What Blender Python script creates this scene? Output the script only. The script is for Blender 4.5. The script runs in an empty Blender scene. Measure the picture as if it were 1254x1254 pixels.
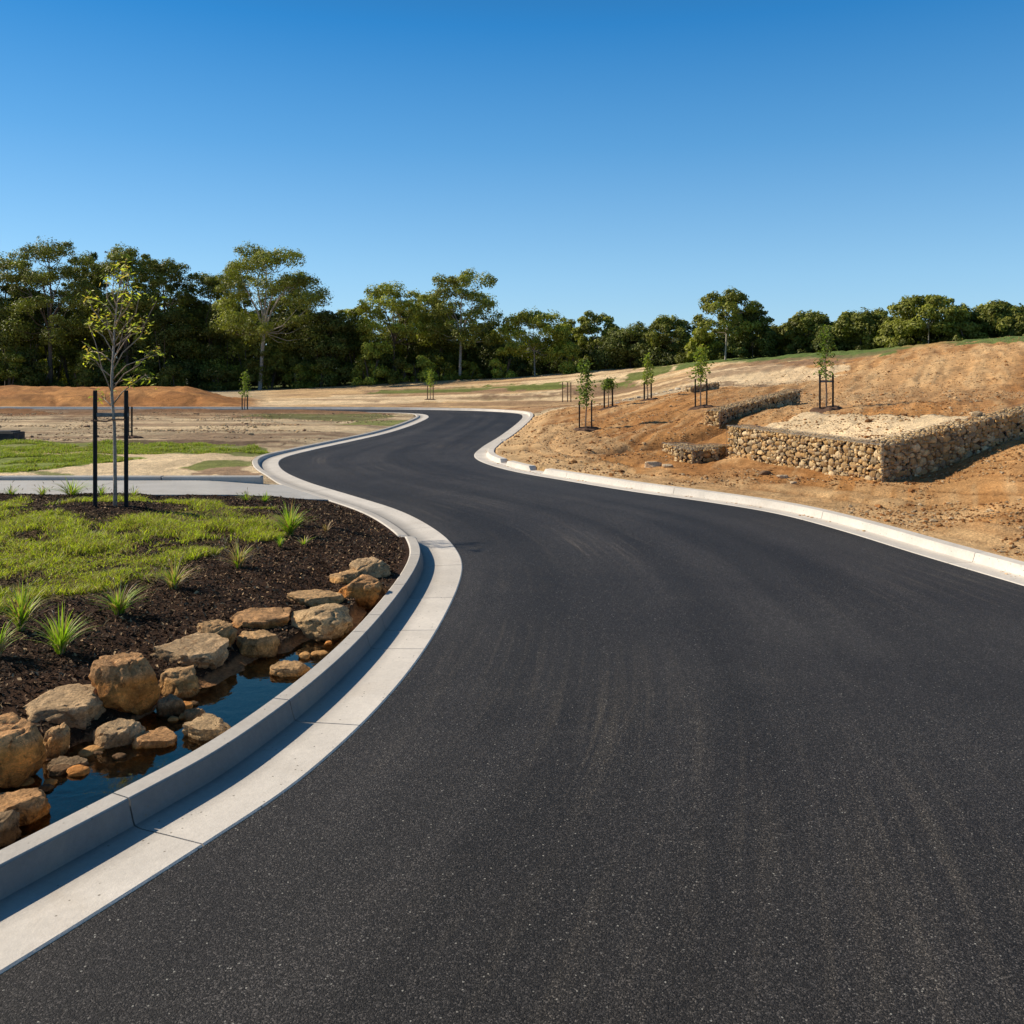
import bpy, math, random
import numpy as np
from mathutils import Vector, noise as mn

random.seed(7); rng = np.random.default_rng(7)
H, F, HY, CX = 1.7, 1100.0, 455.0, 627.0      # eye height, focal length and horizon of the 1254 px photograph
col = bpy.context.scene.collection

# ------------------------------------------------------------------ helpers
def P(px, py, z=0.0):
    d = (H - z) * F / (py - HY)
    return ((px - CX) / F * d, d)
def X(px, d): return (px - CX) / F * d
def Zp(py, d): return H - (py - HY) * d / F
def smooth(t): t = np.clip(t, 0, 1); return t * t * (3 - 2 * t)

def hash2(ix, iy, seed):
    n = (ix.astype(np.int64) * 374761393 + iy.astype(np.int64) * 668265263 + seed * 974634777) & 0xffffffff
    n = ((n ^ (n >> 13)) * 1274126177) & 0xffffffff
    n = n ^ (n >> 16)
    return (n & 0xffff) / 65535.0
def vnoise(x, y, seed=0):
    x = np.asarray(x, float); y = np.asarray(y, float)
    ix = np.floor(x); iy = np.floor(y); fx = x - ix; fy = y - iy
    fx = fx * fx * (3 - 2 * fx); fy = fy * fy * (3 - 2 * fy)
    a = hash2(ix, iy, seed); b = hash2(ix + 1, iy, seed); c = hash2(ix, iy + 1, seed); d = hash2(ix + 1, iy + 1, seed)
    return (a + (b - a) * fx) * (1 - fy) + (c + (d - c) * fx) * fy
def fbm(x, y, o=4, seed=0):
    s = 0; a = .5; t = 0
    for i in range(o):
        s = s + a * vnoise(x * 2 ** i + 17 * i, y * 2 ** i - 9 * i, seed + i); t += a; a *= .5
    return s / t

class G:
    def __init__(s): s.v = []; s.f = []; s.c = []; s.n = 0
    def add(s, V, Fa, C=(1, 1, 1)):
        V = np.asarray(V, float).reshape(-1, 3)
        s.v.append(V); C = np.asarray(C, float)
        s.c.append(np.tile(C, (len(V), 1)) if C.ndim == 1 else C)
        if not isinstance(Fa, list): Fa = [Fa]
        for f in Fa: s.f.append(np.asarray(f, int) + s.n)
        s.n += len(V)
    def tube(s, pts, rad, sides=6, C=(1, 1, 1), cap=True):
        pts = [Vector(p) for p in pts]; n = len(pts); V = []; Fa = []
        if not hasattr(rad, '__len__'): rad = [rad] * n
        ref = Vector((0.31, 0.17, 0.93)); prev = None
        for i, p in enumerate(pts):
            t = (pts[min(i + 1, n - 1)] - pts[max(i - 1, 0)])
            t = t.normalized() if t.length > 1e-9 else Vector((0, 0, 1))
            if prev is None:
                a = t.cross(Vector((0, 1, 0)) if abs(t.z) > .8 else Vector((0, 0, 1))).normalized()
            else:
                a = (prev - t * prev.dot(t)).normalized()
            prev = a; b = t.cross(a)
            for k in range(sides):
                an = 2 * math.pi * (k + .5) / sides
                q = p + (a * math.cos(an) + b * math.sin(an)) * rad[i]; V.append(tuple(q))
        for i in range(n - 1):
            for k in range(sides):
                k2 = (k + 1) % sides
                Fa.append((i * sides + k, i * sides + k2, (i + 1) * sides + k2, (i + 1) * sides + k))
        fs = [np.array(Fa)]
        if cap and sides >= 3:
            V.append(tuple(pts[0])); V.append(tuple(pts[-1])); c0 = len(V) - 2; c1 = c0 + 1
            fs.append(np.array([(c0, (k + 1) % sides, k) for k in range(sides)] +
                               [(c1, (n - 1) * sides + k, (n - 1) * sides + (k + 1) % sides) for k in range(sides)]))
        s.add(V, fs, C)
    def box(s, c, e, C=(1, 1, 1), bev=0.0, rz=0.0):
        x, y, z = e[0] / 2, e[1] / 2, e[2] / 2; b = bev; V = []
        # chamfered box: 24 verts
        for sx in (-1, 1):
            for sy in (-1, 1):
                for sz in (-1, 1):
                    V += [(sx * x, sy * (y - b), sz * (z - b)), (sx * (x - b), sy * y, sz * (z - b)), (sx * (x - b), sy * (y - b), sz * z)]
        V = np.array(V); ca, sa = math.cos(rz), math.sin(rz)
        W = np.stack([V[:, 0] * ca - V[:, 1] * sa, V[:, 0] * sa + V[:, 1] * ca, V[:, 2]], 1) + np.array(c)
        def I(sx, sy, sz, k): return ((sx > 0) * 4 + (sy > 0) * 2 + (sz > 0)) * 3 + k
        Q = []; T = []
        for sg in (-1, 1):
            Q.append([I(sg, -1, -1, 0), I(sg, 1, -1, 0), I(sg, 1, 1, 0), I(sg, -1, 1, 0)][::sg])
            Q.append([I(-1, sg, -1, 1), I(-1, sg, 1, 1), I(1, sg, 1, 1), I(1, sg, -1, 1)][::sg])
            Q.append([I(-1, -1, sg, 2), I(1, -1, sg, 2), I(1, 1, sg, 2), I(-1, 1, sg, 2)][::sg])
        for a in (-1, 1):
            for b2 in (-1, 1):
                Q.append([I(a, b2, -1, 0), I(a, b2, -1, 1), I(a, b2, 1, 1), I(a, b2, 1, 0)][::-a * b2])
                Q.append([I(a, -1, b2, 0), I(a, -1, b2, 2), I(a, 1, b2, 2), I(a, 1, b2, 0)][::a * b2])
                Q.append([I(-1, a, b2, 1), I(-1, a, b2, 2), I(1, a, b2, 2), I(1, a, b2, 1)][::-a * b2])
        for a in (-1, 1):
            for b2 in (-1, 1):
                for c2 in (-1, 1): T.append([I(a, b2, c2, 0), I(a, b2, c2, 1), I(a, b2, c2, 2)][::a * b2 * c2])
        s.add(W, [np.array(Q), np.array(T)], C)
    def build(s, name, mat, parent=None, smooth_=False, loc=None):
        V = np.concatenate(s.v); C = np.concatenate(s.c)
        if loc is not None: V = V - np.array(loc)
        me = bpy.data.meshes.new(name)
        me.vertices.add(len(V)); me.vertices.foreach_set('co', V.ravel())
        loops = np.concatenate([f.ravel() for f in s.f]); sizes = np.concatenate([np.full(len(f), f.shape[1]) for f in s.f])
        st = np.concatenate([[0], np.cumsum(sizes)[:-1]])
        me.loops.add(len(loops)); me.loops.foreach_set('vertex_index', loops.astype(np.int32))
        me.polygons.add(len(sizes)); me.polygons.foreach_set('loop_start', st.astype(np.int32))
        me.polygons.foreach_set('use_smooth', np.full(len(sizes), bool(smooth_)))
        me.update(calc_edges=True); me.validate()
        at = me.color_attributes.new('tint', 'FLOAT_COLOR', 'POINT')
        at.data.foreach_set('color', np.concatenate([C, np.ones((len(C), 1))], 1).ravel().astype(np.float32))
        me.materials.append(mat)
        o = bpy.data.objects.new(name, me); col.objects.link(o)
        if loc is not None: o.location = loc
        if parent: o.parent = parent
        return o

def tag(o, label=None, cat=None, group=None, kind=None):
    if label: o['label'] = label
    if cat: o['category'] = cat
    if group: o['group'] = group
    if kind: o['kind'] = kind
    return o
def empty(name, loc, label, cat, group=None):
    o = bpy.data.objects.new(name, None); col.objects.link(o); o.location = loc; o.empty_display_size = .2
    return tag(o, label, cat, group)

# ------------------------------------------------------------------ materials
def mat(name):
    m = bpy.data.materials.new(name); m.use_nodes = True; nt = m.node_tree; nt.nodes.clear()
    out = nt.nodes.new('ShaderNodeOutputMaterial'); return m, nt, out
def N(nt, t, **kw):
    n = nt.nodes.new(t)
    for k, v in kw.items():
        if k in n.inputs: n.inputs[k].default_value = v
        else: setattr(n, k, v)
    return n
def L(nt, a, b): nt.links.new(a, b)
def mixc(nt, mode, fac, a, b):
    n = nt.nodes.new('ShaderNodeMix'); n.data_type = 'RGBA'; n.blend_type = mode
    for i, v in ((0, fac), (6, a), (7, b)):
        if isinstance(v, bpy.types.NodeSocket): L(nt, v, n.inputs[i])
        else: n.inputs[i].default_value = v if i == 0 else (v if len(v) == 4 else (*v, 1))
    return n.outputs[2]
def ramp(nt, src, stops):
    r = nt.nodes.new('ShaderNodeValToRGB'); L(nt, src, r.inputs[0]); e = r.color_ramp.elements
    while len(e) < len(stops): e.new(.5)
    for i, (p, c) in enumerate(stops):
        e[i].position = p; e[i].color = (c, c, c, 1) if not hasattr(c, '__len__') else (*c, 1)
    return r.outputs[0]
def noise_n(nt, vec, scale, detail=5, rough=.6, dist=0):
    n = N(nt, 'ShaderNodeTexNoise', Scale=scale, Detail=detail, Roughness=rough, Distortion=dist); L(nt, vec, n.inputs['Vector']); return n.outputs['Fac']
def tinted(name, rough=.9, scales=((3, .35), (25, .35)), bump=((40, .01),), spec=.3, base=None, attr=True):
    """tint attribute (or a base colour) times procedural noise at several scales, with bump"""
    m, nt, out = mat(name); tc = N(nt, 'ShaderNodeTexCoord'); vec = tc.outputs['Object']
    geo = N(nt, 'ShaderNodeNewGeometry'); vec = geo.outputs['Position']
    if attr:
        a = N(nt, 'ShaderNodeVertexColor', layer_name='tint'); c = a.outputs['Color']
    else:
        a = N(nt, 'ShaderNodeRGB'); a.outputs[0].default_value = (*base, 1); c = a.outputs[0]
    for sc, amt in scales:
        r = ramp(nt, noise_n(nt, vec, sc), [(.3, 1 - amt), (.7, 1 + amt)])
        c = mixc(nt, 'MULTIPLY', 1.0, c, r)
    b = N(nt, 'ShaderNodeBsdfPrincipled', Roughness=rough); b.inputs['Specular IOR Level'].default_value = spec
    L(nt, c, b.inputs['Base Color'])
    last = None
    for sc, dist in bump:
        bn = N(nt, 'ShaderNodeBump', Strength=1.0, Distance=dist); L(nt, noise_n(nt, vec, sc, 4, .65), bn.inputs['Height'])
        if last: L(nt, last, bn.inputs['Normal'])
        last = bn.outputs[0]
    if last: L(nt, last, b.inputs['Normal'])
    L(nt, b.outputs[0], out.inputs[0]); return m

def leaf_mat(name, transl=.3, rough=.55, spec=.25):
    m, nt, out = mat(name); a = N(nt, 'ShaderNodeVertexColor', layer_name='tint')
    b = N(nt, 'ShaderNodeBsdfPrincipled', Roughness=rough); b.inputs['Specular IOR Level'].default_value = spec
    L(nt, a.outputs[0], b.inputs['Base Color'])
    t = N(nt, 'ShaderNodeBsdfTranslucent'); hs = mixc(nt, 'MULTIPLY', 1.0, a.outputs[0], (1.3, 1.5, .6)); L(nt, hs, t.inputs[0])
    mx = N(nt, 'ShaderNodeMixShader', Fac=transl); L(nt, b.outputs[0], mx.inputs[1]); L(nt, t.outputs[0], mx.inputs[2]); L(nt, mx.outputs[0], out.inputs[0])
    return m

def asphalt_mat():
    m, nt, out = mat('asphalt'); geo = N(nt, 'ShaderNodeNewGeometry'); vec = geo.outputs['Position']
    uv = N(nt, 'ShaderNodeUVMap', uv_map='along')
    mp = N(nt, 'ShaderNodeMapping'); mp.inputs['Scale'].default_value = (60, .45, 1); L(nt, uv.outputs[0], mp.inputs[0])
    streak = ramp(nt, noise_n(nt, mp.outputs[0], 1.0, 4, .6, .6), [(.5, 0.0), (.75, 1.0)])
    big = noise_n(nt, vec, .55, 4, .55, .8)
    base = mixc(nt, 'MIX', ramp(nt, big, [(.32, 0), (.7, 1)]), (.027, .0240, .0225), (.042, .0375, .034))
    patch = ramp(nt, noise_n(nt, vec, .33, 3, .5), [(.45, 0), (.68, 1)])
    f = N(nt, 'ShaderNodeMath', operation='MULTIPLY'); L(nt, streak, f.inputs[0]); L(nt, patch, f.inputs[1])
    f2 = N(nt, 'ShaderNodeMath', operation='MULTIPLY'); L(nt, f.outputs[0], f2.inputs[0]); f2.inputs[1].default_value = .6
    base = mixc(nt, 'MIX', f2.outputs[0], base, (.13, .108, .082))
    mp2 = N(nt, 'ShaderNodeMapping'); mp2.inputs['Scale'].default_value = (7, .10, 1); L(nt, uv.outputs[0], mp2.inputs[0])
    base = mixc(nt, 'MULTIPLY', 1.0, base, ramp(nt, noise_n(nt, mp2.outputs[0], 1.0, 3, .5, .3), [(.35, .84), (.66, 1.5)]))
    agg = N(nt, 'ShaderNodeTexVoronoi', Scale=230.0); L(nt, vec, agg.inputs['Vector'])
    sep = N(nt, 'ShaderNodeSeparateColor'); L(nt, agg.outputs['Color'], sep.inputs[0])
    base = mixc(nt, 'MULTIPLY', 1.0, base, ramp(nt, sep.outputs[0], [(0, .3), (.6, .8), (.9, 1.6), (1, 3.3)]))
    v2 = N(nt, 'ShaderNodeTexVoronoi', Scale=95.0); L(nt, vec, v2.inputs['Vector'])
    s2 = N(nt, 'ShaderNodeSeparateColor'); L(nt, v2.outputs['Color'], s2.inputs[0])
    near = ramp(nt, v2.outputs['Distance'], [(.22, 1), (.36, 0)])
    hi = ramp(nt, s2.outputs[1], [(.955, 0), (.99, 1)])
    ff = N(nt, 'ShaderNodeMath', operation='MULTIPLY'); L(nt, near, ff.inputs[0]); L(nt, hi, ff.inputs[1])
    base = mixc(nt, 'MIX', ff.outputs[0], base, (.34, .32, .28))
    b = N(nt, 'ShaderNodeBsdfPrincipled', Roughness=.62); b.inputs['Specular IOR Level'].default_value = .16
    L(nt, base, b.inputs['Base Color'])
    bn = N(nt, 'ShaderNodeBump', Strength=.7, Distance=.003); L(nt, agg.outputs['Distance'], bn.inputs['Height']); bn.invert = True
    b2 = N(nt, 'ShaderNodeBump', Strength=.7, Distance=.005); L(nt, noise_n(nt, vec, 120, 6, .8), b2.inputs['Height']); L(nt, bn.outputs[0], b2.inputs['Normal'])
    L(nt, b2.outputs[0], b.inputs['Normal']); L(nt, b.outputs[0], out.inputs[0]); return m

def concrete_mat():
    m, nt, out = mat('concrete'); geo = N(nt, 'ShaderNodeNewGeometry'); vec = geo.outputs['Position']
    a = N(nt, 'ShaderNodeVertexColor', layer_name='tint'); c = a.outputs[0]
    c = mixc(nt, 'MULTIPLY', 1.0, c, ramp(nt, noise_n(nt, vec, 2.2, 6, .6, .5), [(.3, .86), (.7, 1.06)]))
    c = mixc(nt, 'MULTIPLY', 1.0, c, ramp(nt, noise_n(nt, vec, 38, 5, .7), [(.3, .90), (.7, 1.06)]))
    c = mixc(nt, 'MIX', ramp(nt, noise_n(nt, vec, 1.3, 7, .7, 1.0), [(.52, 0), (.78, .35)]), c, (.42, .33, .23))
    v = N(nt, 'ShaderNodeTexVoronoi', Scale=36.0); L(nt, vec, v.inputs['Vector'])
    s2 = N(nt, 'ShaderNodeSeparateColor'); L(nt, v.outputs['Color'], s2.inputs[0])
    pit = N(nt, 'ShaderNodeMath', operation='MULTIPLY'); L(nt, ramp(nt, v.outputs['Distance'], [(.1, 1), (.2, 0)]), pit.inputs[0]); L(nt, ramp(nt, s2.outputs[0], [(.8, 0), (.82, 1)]), pit.inputs[1])
    c = mixc(nt, 'MIX', pit.outputs[0], c, (.2, .17, .13))
    b = N(nt, 'ShaderNodeBsdfPrincipled', Roughness=.8); b.inputs['Specular IOR Level'].default_value = .3; L(nt, c, b.inputs['Base Color'])
    bn = N(nt, 'ShaderNodeBump', Strength=.6, Distance=.003); L(nt, noise_n(nt, vec, 90, 5, .7), bn.inputs['Height'])
    L(nt, bn.outputs[0], b.inputs['Normal']); L(nt, b.outputs[0], out.inputs[0]); return m

def water_mat():
    m, nt, out = mat('pond_water'); geo = N(nt, 'ShaderNodeNewGeometry'); vec = geo.outputs['Position']
    bn = N(nt, 'ShaderNodeBump', Strength=.35, Distance=.006); L(nt, noise_n(nt, vec, 7, 3, .5, .5), bn.inputs['Height'])
    fr = N(nt, 'ShaderNodeFresnel', IOR=1.75); L(nt, bn.outputs[0], fr.inputs['Normal'])
    tr = N(nt, 'ShaderNodeBsdfTransparent', Color=(.92, .72, .48, 1)); gl = N(nt, 'ShaderNodeBsdfGlossy', Roughness=.03, Color=(1, .84, .66, 1)); L(nt, bn.outputs[0], gl.inputs['Normal'])
    mx = N(nt, 'ShaderNodeMixShader'); L(nt, fr.outputs[0], mx.inputs[0]); L(nt, tr.outputs[0], mx.inputs[1]); L(nt, gl.outputs[0], mx.inputs[2]); L(nt, mx.outputs[0], out.inputs[0])
    return m

def rock_mat(name):
    m, nt, out = mat(name); geo = N(nt, 'ShaderNodeNewGeometry'); vec = geo.outputs['Position']
    a = N(nt, 'ShaderNodeVertexColor', layer_name='tint'); c = a.outputs[0]
    c = mixc(nt, 'MULTIPLY', 1.0, c, ramp(nt, noise_n(nt, vec, 9, 6, .65, .6), [(.3, .48), (.5, .95), (.7, 1.5)]))
    c = mixc(nt, 'MULTIPLY', 1.0, c, ramp(nt, noise_n(nt, vec, 70, 5, .7), [(.3, .6), (.7, 1.35)]))
    c = mixc(nt, 'MIX', ramp(nt, noise_n(nt, vec, 14, 5, .6, 1.2), [(.56, 0), (.7, .6)]), c, (.36, .18, .065))
    mus = noise_n(nt, vec, 22, 8, .75, 1.0)
    c = mixc(nt, 'MULTIPLY', 1.0, c, ramp(nt, mus, [(.36, .30), (.44, 1.0)]))
    b = N(nt, 'ShaderNodeBsdfPrincipled', Roughness=.88); b.inputs['Specular IOR Level'].default_value = .25; L(nt, c, b.inputs['Base Color'])
    b1 = N(nt, 'ShaderNodeBump', Strength=1, Distance=.035); L(nt, noise_n(nt, vec, 14, 8, .68, .4), b1.inputs['Height'])
    b2 = N(nt, 'ShaderNodeBump', Strength=1, Distance=.010); L(nt, noise_n(nt, vec, 80, 5, .7), b2.inputs['Height']); L(nt, b1.outputs[0], b2.inputs['Normal'])
    L(nt, b2.outputs[0], b.inputs['Normal']); L(nt, b.outputs[0], out.inputs[0]); return m

def ground_mat():
    m, nt, out = mat('soil'); geo = N(nt, 'ShaderNodeNewGeometry'); vec = geo.outputs['Position']
    a = N(nt, 'ShaderNodeVertexColor', layer_name='tint'); c = a.outputs[0]
    c = mixc(nt, 'MULTIPLY', 1.0, c, ramp(nt, noise_n(nt, vec, .8, 6, .65, .6), [(.3, .78), (.7, 1.2)]))
    c = mixc(nt, 'MULTIPLY', 1.0, c, ramp(nt, noise_n(nt, vec, 6, 7, .72, .3), [(.3, .72), (.7, 1.24)]))
    c = mixc(nt, 'MULTIPLY', 1.0, c, ramp(nt, noise_n(nt, vec, 45, 5, .75), [(.3, .5), (.7, 1.5)]))
    b = N(nt, 'ShaderNodeBsdfPrincipled', Roughness=.95); b.inputs['Specular IOR Level'].default_value = .15; L(nt, c, b.inputs['Base Color'])
    b1 = N(nt, 'ShaderNodeBump', Strength=1, Distance=.07); L(nt, noise_n(nt, vec, 3.0, 8, .68), b1.inputs['Height'])
    b2 = N(nt, 'ShaderNodeBump', Strength=1, Distance=.016); L(nt, noise_n(nt, vec, 34, 5, .7), b2.inputs['Height']); L(nt, b1.outputs[0], b2.inputs['Normal'])
    L(nt, b2.outputs[0], b.inputs['Normal']); L(nt, b.outputs[0], out.inputs[0]); return m

M = dict(asphalt=asphalt_mat(), concrete=concrete_mat(), water=water_mat(), rock=rock_mat('sandstone'), soil=ground_mat(),
         leaf=leaf_mat('gum_leaves', .22), young=leaf_mat('young_leaves', .4), blade=leaf_mat('grass_blades', .4, .5),
         bark=tinted('bark', .85, ((2, .3), (30, .35)), ((60, .01),)), stone=tinted('gabion_stone', .9, ((8, .2), (50, .25)), ((45, .012),)),
         wire=tinted('galvanised_wire', .45, ((5, .1),), (), .5, base=(.20, .19, .18), attr=False),
         stake=tinted('black_painted_timber', .75, ((30, .3),), ((120, .002),), .15),
         mulch=tinted('mulch_chips', .9, ((40, .3),), ()), clod=tinted('soil_clods', .95, ((20, .3),), ((60, .01),)),
         plain=tinted('weathered_plastic', .6, ((10, .2),), ()))

# ------------------------------------------------------------------ road outline (world metres)
LR = [((-3.6, -4), (1.6, -5)), ((-2.9, -1), (3.2, -1.6)), ((-2.25, 1.0), (4.0, 1.0)), (P(0, 1195), (4.35, 3.6)), ((-1.10, 3.22), (4.38, 4.6)), (P(370, 955), (4.33, 5.4)),
      (P(480, 850), (4.22, 6.3)), (P(540, 765), P(1254, 718)), (P(567, 697), P(1120, 678)), (P(558, 672), P(1030, 650)),
      (P(535, 650), P(950, 629)), (P(490, 626), P(860, 614)), (P(430, 607), P(780, 603)), (P(375, 590), P(700, 590)),
      (P(345, 575), P(622, 576)), (P(345, 562), P(581, 561)), (P(380, 552), P(590, 548)), (P(434, 540), P(608, 537)),
      (P(481, 529), P(625, 525)), (P(519, 515), P(637, 515)), (P(525, 510), P(640, 510)), (P(515, 507), P(634, 506.5)),
      (P(480, 505.7), P(600, 504)), (P(430, 505), P(550, 502.5)), (P(300, 504.5), P(447, 501.3)), ((-21.5, 37.8), (-23, 40.7)), ((-60, 38), (-60, 41))]
def catmull(pts, per):
    pts = [np.array(p, float) for p in pts]; out = []
    ex = [2 * pts[0] - pts[1]] + pts + [2 * pts[-1] - pts[-2]]
    for i in range(len(pts) - 1):
        p0, p1, p2, p3 = ex[i:i + 4]
        def tj(t, a, b): return t + max(np.linalg.norm(b - a), 1e-6) ** .5
        t0 = 0; t1 = tj(t0, p0, p1); t2 = tj(t1, p1, p2); t3 = tj(t2, p2, p3)
        for k in range(per):
            t = t1 + (t2 - t1) * k / per
            A1 = (t1 - t) / (t1 - t0) * p0 + (t - t0) / (t1 - t0) * p1; A2 = (t2 - t) / (t2 - t1) * p1 + (t - t1) / (t2 - t1) * p2
            A3 = (t3 - t) / (t3 - t2) * p2 + (t - t2) / (t3 - t2) * p3
            B1 = (t2 - t) / (t2 - t0) * A1 + (t - t0) / (t2 - t0) * A2; B2 = (t3 - t) / (t3 - t1) * A2 + (t - t1) / (t3 - t1) * A3
            out.append((t2 - t) / (t2 - t1) * B1 + (t - t1) / (t2 - t1) * B2)
    out.append(pts[-1]); return np.array(out)
PER = 16
LC = catmull([p[0] for p in LR], PER); RC = catmull([p[1] for p in LR], PER)
# smooth a little
def relax(c, n=14):
    c = c.copy()
    for _ in range(n): c[1:-1] = (c[:-2] + 2 * c[1:-1] + c[2:]) / 4
    return c
LC = relax(LC); RC = relax(RC)
def normals(c, side):
    t = np.gradient(c, axis=0); t /= np.linalg.norm(t, axis=1)[:, None] + 1e-9
    return np.stack([-t[:, 1], t[:, 0]], 1) * side      # side=+1: to the left of travel
LN = normals(LC, 1); RN = normals(RC, -1)
idx = np.arange(len(LC)) / PER
# kerb height along each side (index into LR)
def kh_left(i): return .080 * (1 - smooth((i - 9.15) / .5)) + .02 + .045 * smooth((i - 12.9) / .5) - .025 * smooth((i - 14.5) / 1.5)
def kh_right(i): return .085 + 0 * i
GL, KL = .34, .125          # gutter width, kerb top width (left)
GR, KR = .25, .16
# distance field helpers
def seg_dist(x, y, poly):
    """distance of points to an open polyline, with nearest vertex index"""
    x = np.asarray(x, float).ravel(); y = np.asarray(y, float).ravel()
    best = np.full(len(x), 1e9); bi = np.zeros(len(x), int); A = poly[:-1]; B = poly[1:]
    for s in range(0, len(x), 20000):
        xs = x[s:s + 20000, None]; ys = y[s:s + 20000, None]
        dx = (B - A)[:, 0][None]; dy = (B - A)[:, 1][None]
        t = np.clip(((xs - A[:, 0]) * dx + (ys - A[:, 1]) * dy) / (dx * dx + dy * dy + 1e-12), 0, 1)
        d = (xs - A[:, 0] - t * dx) ** 2 + (ys - A[:, 1] - t * dy) ** 2
        k = np.argmin(d, 1); best[s:s + 20000] = np.sqrt(d[np.arange(len(k)), k]); bi[s:s + 20000] = k
    return best, bi
def inside(x, y, poly):
    x = np.asarray(x, float).ravel(); y = np.asarray(y, float).ravel(); c = np.zeros(len(x), bool); n = len(poly)
    for i in range(n):
        x1, y1 = poly[i]; x2, y2 = poly[(i + 1) % n]
        if y1 == y2: continue
        m = (y1 > y) != (y2 > y)
        c ^= m & (x < (x2 - x1) * (y - y1) / (y2 - y1) + x1)
    return c
road_poly = np.concatenate([LC, RC[::-1]])

# ------------------------------------------------------------------ terrain
COLS = {   # photo column : (depth, height) profile; the real slope of the site along that bearing
 -900: [(1, .15), (11, .15), (12, .1), (41, .1), (60, .1), (75, .13)],
 150: [(1, .15), (10.5, .16), (11.9, .09), (14, .09), (41, .05), (60, .1), (75, .13)],
 300: [(1, .13), (10, .15), (11.5, .07), (14, .09), (41, .05), (60, .1), (75, .15)],
 450: [(1, .1), (41, .03), (45, .06), (60, .34), (75, .62)],
 600: [(1, .1), (41, .03), (44, .05), (49, .10), (50.5, .40), (57, .48), (63, .60), (65, .92), (76, 1.10)],
 750: [(1, .1), (14.5, .1), (16, .17), (18.5, .27), (22, .4), (26, .52), (30, .61), (36, .45), (43, .30), (50, .40), (52, .78), (58, .92), (60, 1.30), (72, 1.83)],
 860: [(1, .1), (11.8, .08), (13.5, .10), (15.5, .11), (17, .17), (18.4, .46), (22, .8), (27, .98), (30, 1.09), (37, 1.12), (40, 1.20), (42.5, 1.58), (50, 1.70), (53, 2.08), (62, 2.4)],
 1000: [(1, .1), (10.8, .08), (12, .12), (14.5, .3), (16.5, .66), (19.5, .96), (23, 1.0), (26, 1.06), (29, 1.30), (33, 1.42), (36.5, 1.82), (40, 1.90), (46, 2.35), (54, 2.9)],
 1150: [(1, .1), (9.2, .09), (10.5, .125), (11.8, .25), (13, .46), (14.5, .62), (17.3, 1.10), (19, 1.12), (22, 1.17), (26, 1.56), (30, 2.05), (36, 2.62), (44, 3.15)],
 1254: [(1, .1), (7.5, .1), (8.8, .22), (10, .38), (11.5, .6), (13.5, .9), (15.3, 1.13), (19, 1.17), (20.5, 1.22), (24, 1.75), (28, 2.3), (33, 2.85), (38, 3.22)],
 1600: [(1, .1), (5.5, .1), (7, .3), (9, .6), (12, .95), (16, 1.4), (22, 2.0), (34, 3.3)],
 2600: [(1, .1), (4, .1), (6, .3), (9, .75), (12, 1.1), (16, 1.6), (22, 2.3), (34, 3.5)]}
PXS = np.arange(-900, 2601, 10.0); DS = np.exp(np.linspace(math.log(1.0), math.log(90.0), 500))
_ck = sorted(COLS); _tab = []
for k in _ck:
    pr = COLS[k]; d = [p[0] for p in pr]; z = [p[1] for p in pr]; d.append(d[-1] + 12); z.append(z[-1] + .12)
    _tab.append(np.interp(DS, d, z))
_tab = np.array(_tab); TAB = np.array([np.interp(PXS, _ck, _tab[:, j]) for j in range(len(DS))]).T
def gblur(a, s, ax):
    k = np.exp(-np.arange(-3 * s, 3 * s + 1) ** 2 / (2.0 * s * s)); k /= k.sum()
    pad = [(0, 0), (0, 0)]; pad[ax] = (3 * s, 3 * s); b = np.pad(a, pad, mode='edge')
    return np.apply_along_axis(lambda r: np.convolve(r, k, 'valid'), ax, b)
TAB = gblur(gblur(TAB, 1, 1), 2, 0)
LD0, LD1 = math.log(1.0), math.log(90.0)
def zbase(x, y):
    y = np.maximum(np.asarray(y, float), .5); px = np.clip(CX + F * np.asarray(x, float) / y, -899, 2599)
    i = (px + 900) / 10; j = np.clip((np.log(y) - LD0) / (LD1 - LD0), 0, .9999) * 499
    i0 = np.minimum(i.astype(int), len(PXS) - 2); j0 = np.minimum(j.astype(int), 498); fi = i - i0; fj = j - j0
    return (TAB[i0, j0] * (1 - fi) + TAB[i0 + 1, j0] * fi) * (1 - fj) + (TAB[i0, j0 + 1] * (1 - fi) + TAB[i0 + 1, j0 + 1] * fi) * fj
def hit(px, py, d0=2.0, d1=85.0):
    """world point where the photo ray meets the bare slope"""
    d = np.exp(np.linspace(math.log(d0), math.log(d1), 1500)); x = (px - CX) / F * d
    g = Zp(py, d) - zbase(x, d); k = np.where(g < 0)[0]
    if len(k) == 0: k = [int(np.argmin(np.abs(g)))]
    return (float(x[k[0]]), float(d[k[0]]))
def wpoly(pts): return np.array([hit(*p) for p in pts])

kb = LC + LN * (GL + KL + .03)
pond_px = [(-60, 945), (5, 935), (60, 925), (110, 900), (150, 885), (185, 868), (200, 850), (240, 838), (275, 820), (300, 803), (345, 795), (375, 778), (425, 768), (438, 742), (455, 736), (478, 735)]
pond_l = np.array([(-4.2, 2.2), (-3.3, 3.2)] + [P(*p) for p in pond_px[1:]])
_k = [i for i in range(len(kb)) if 1.6 < kb[i, 1] < pond_l[-1, 1] - .05 and idx[i] < 9]
pond = np.concatenate([pond_l, (LC + LN * (GL + KL * .6))[_k][::-1]])
ditch = np.array([hit(*p) for p in [(738, 553), (765, 549), (790, 547), (820, 541), (850, 536), (872, 528), (890, 520)]])
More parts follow.
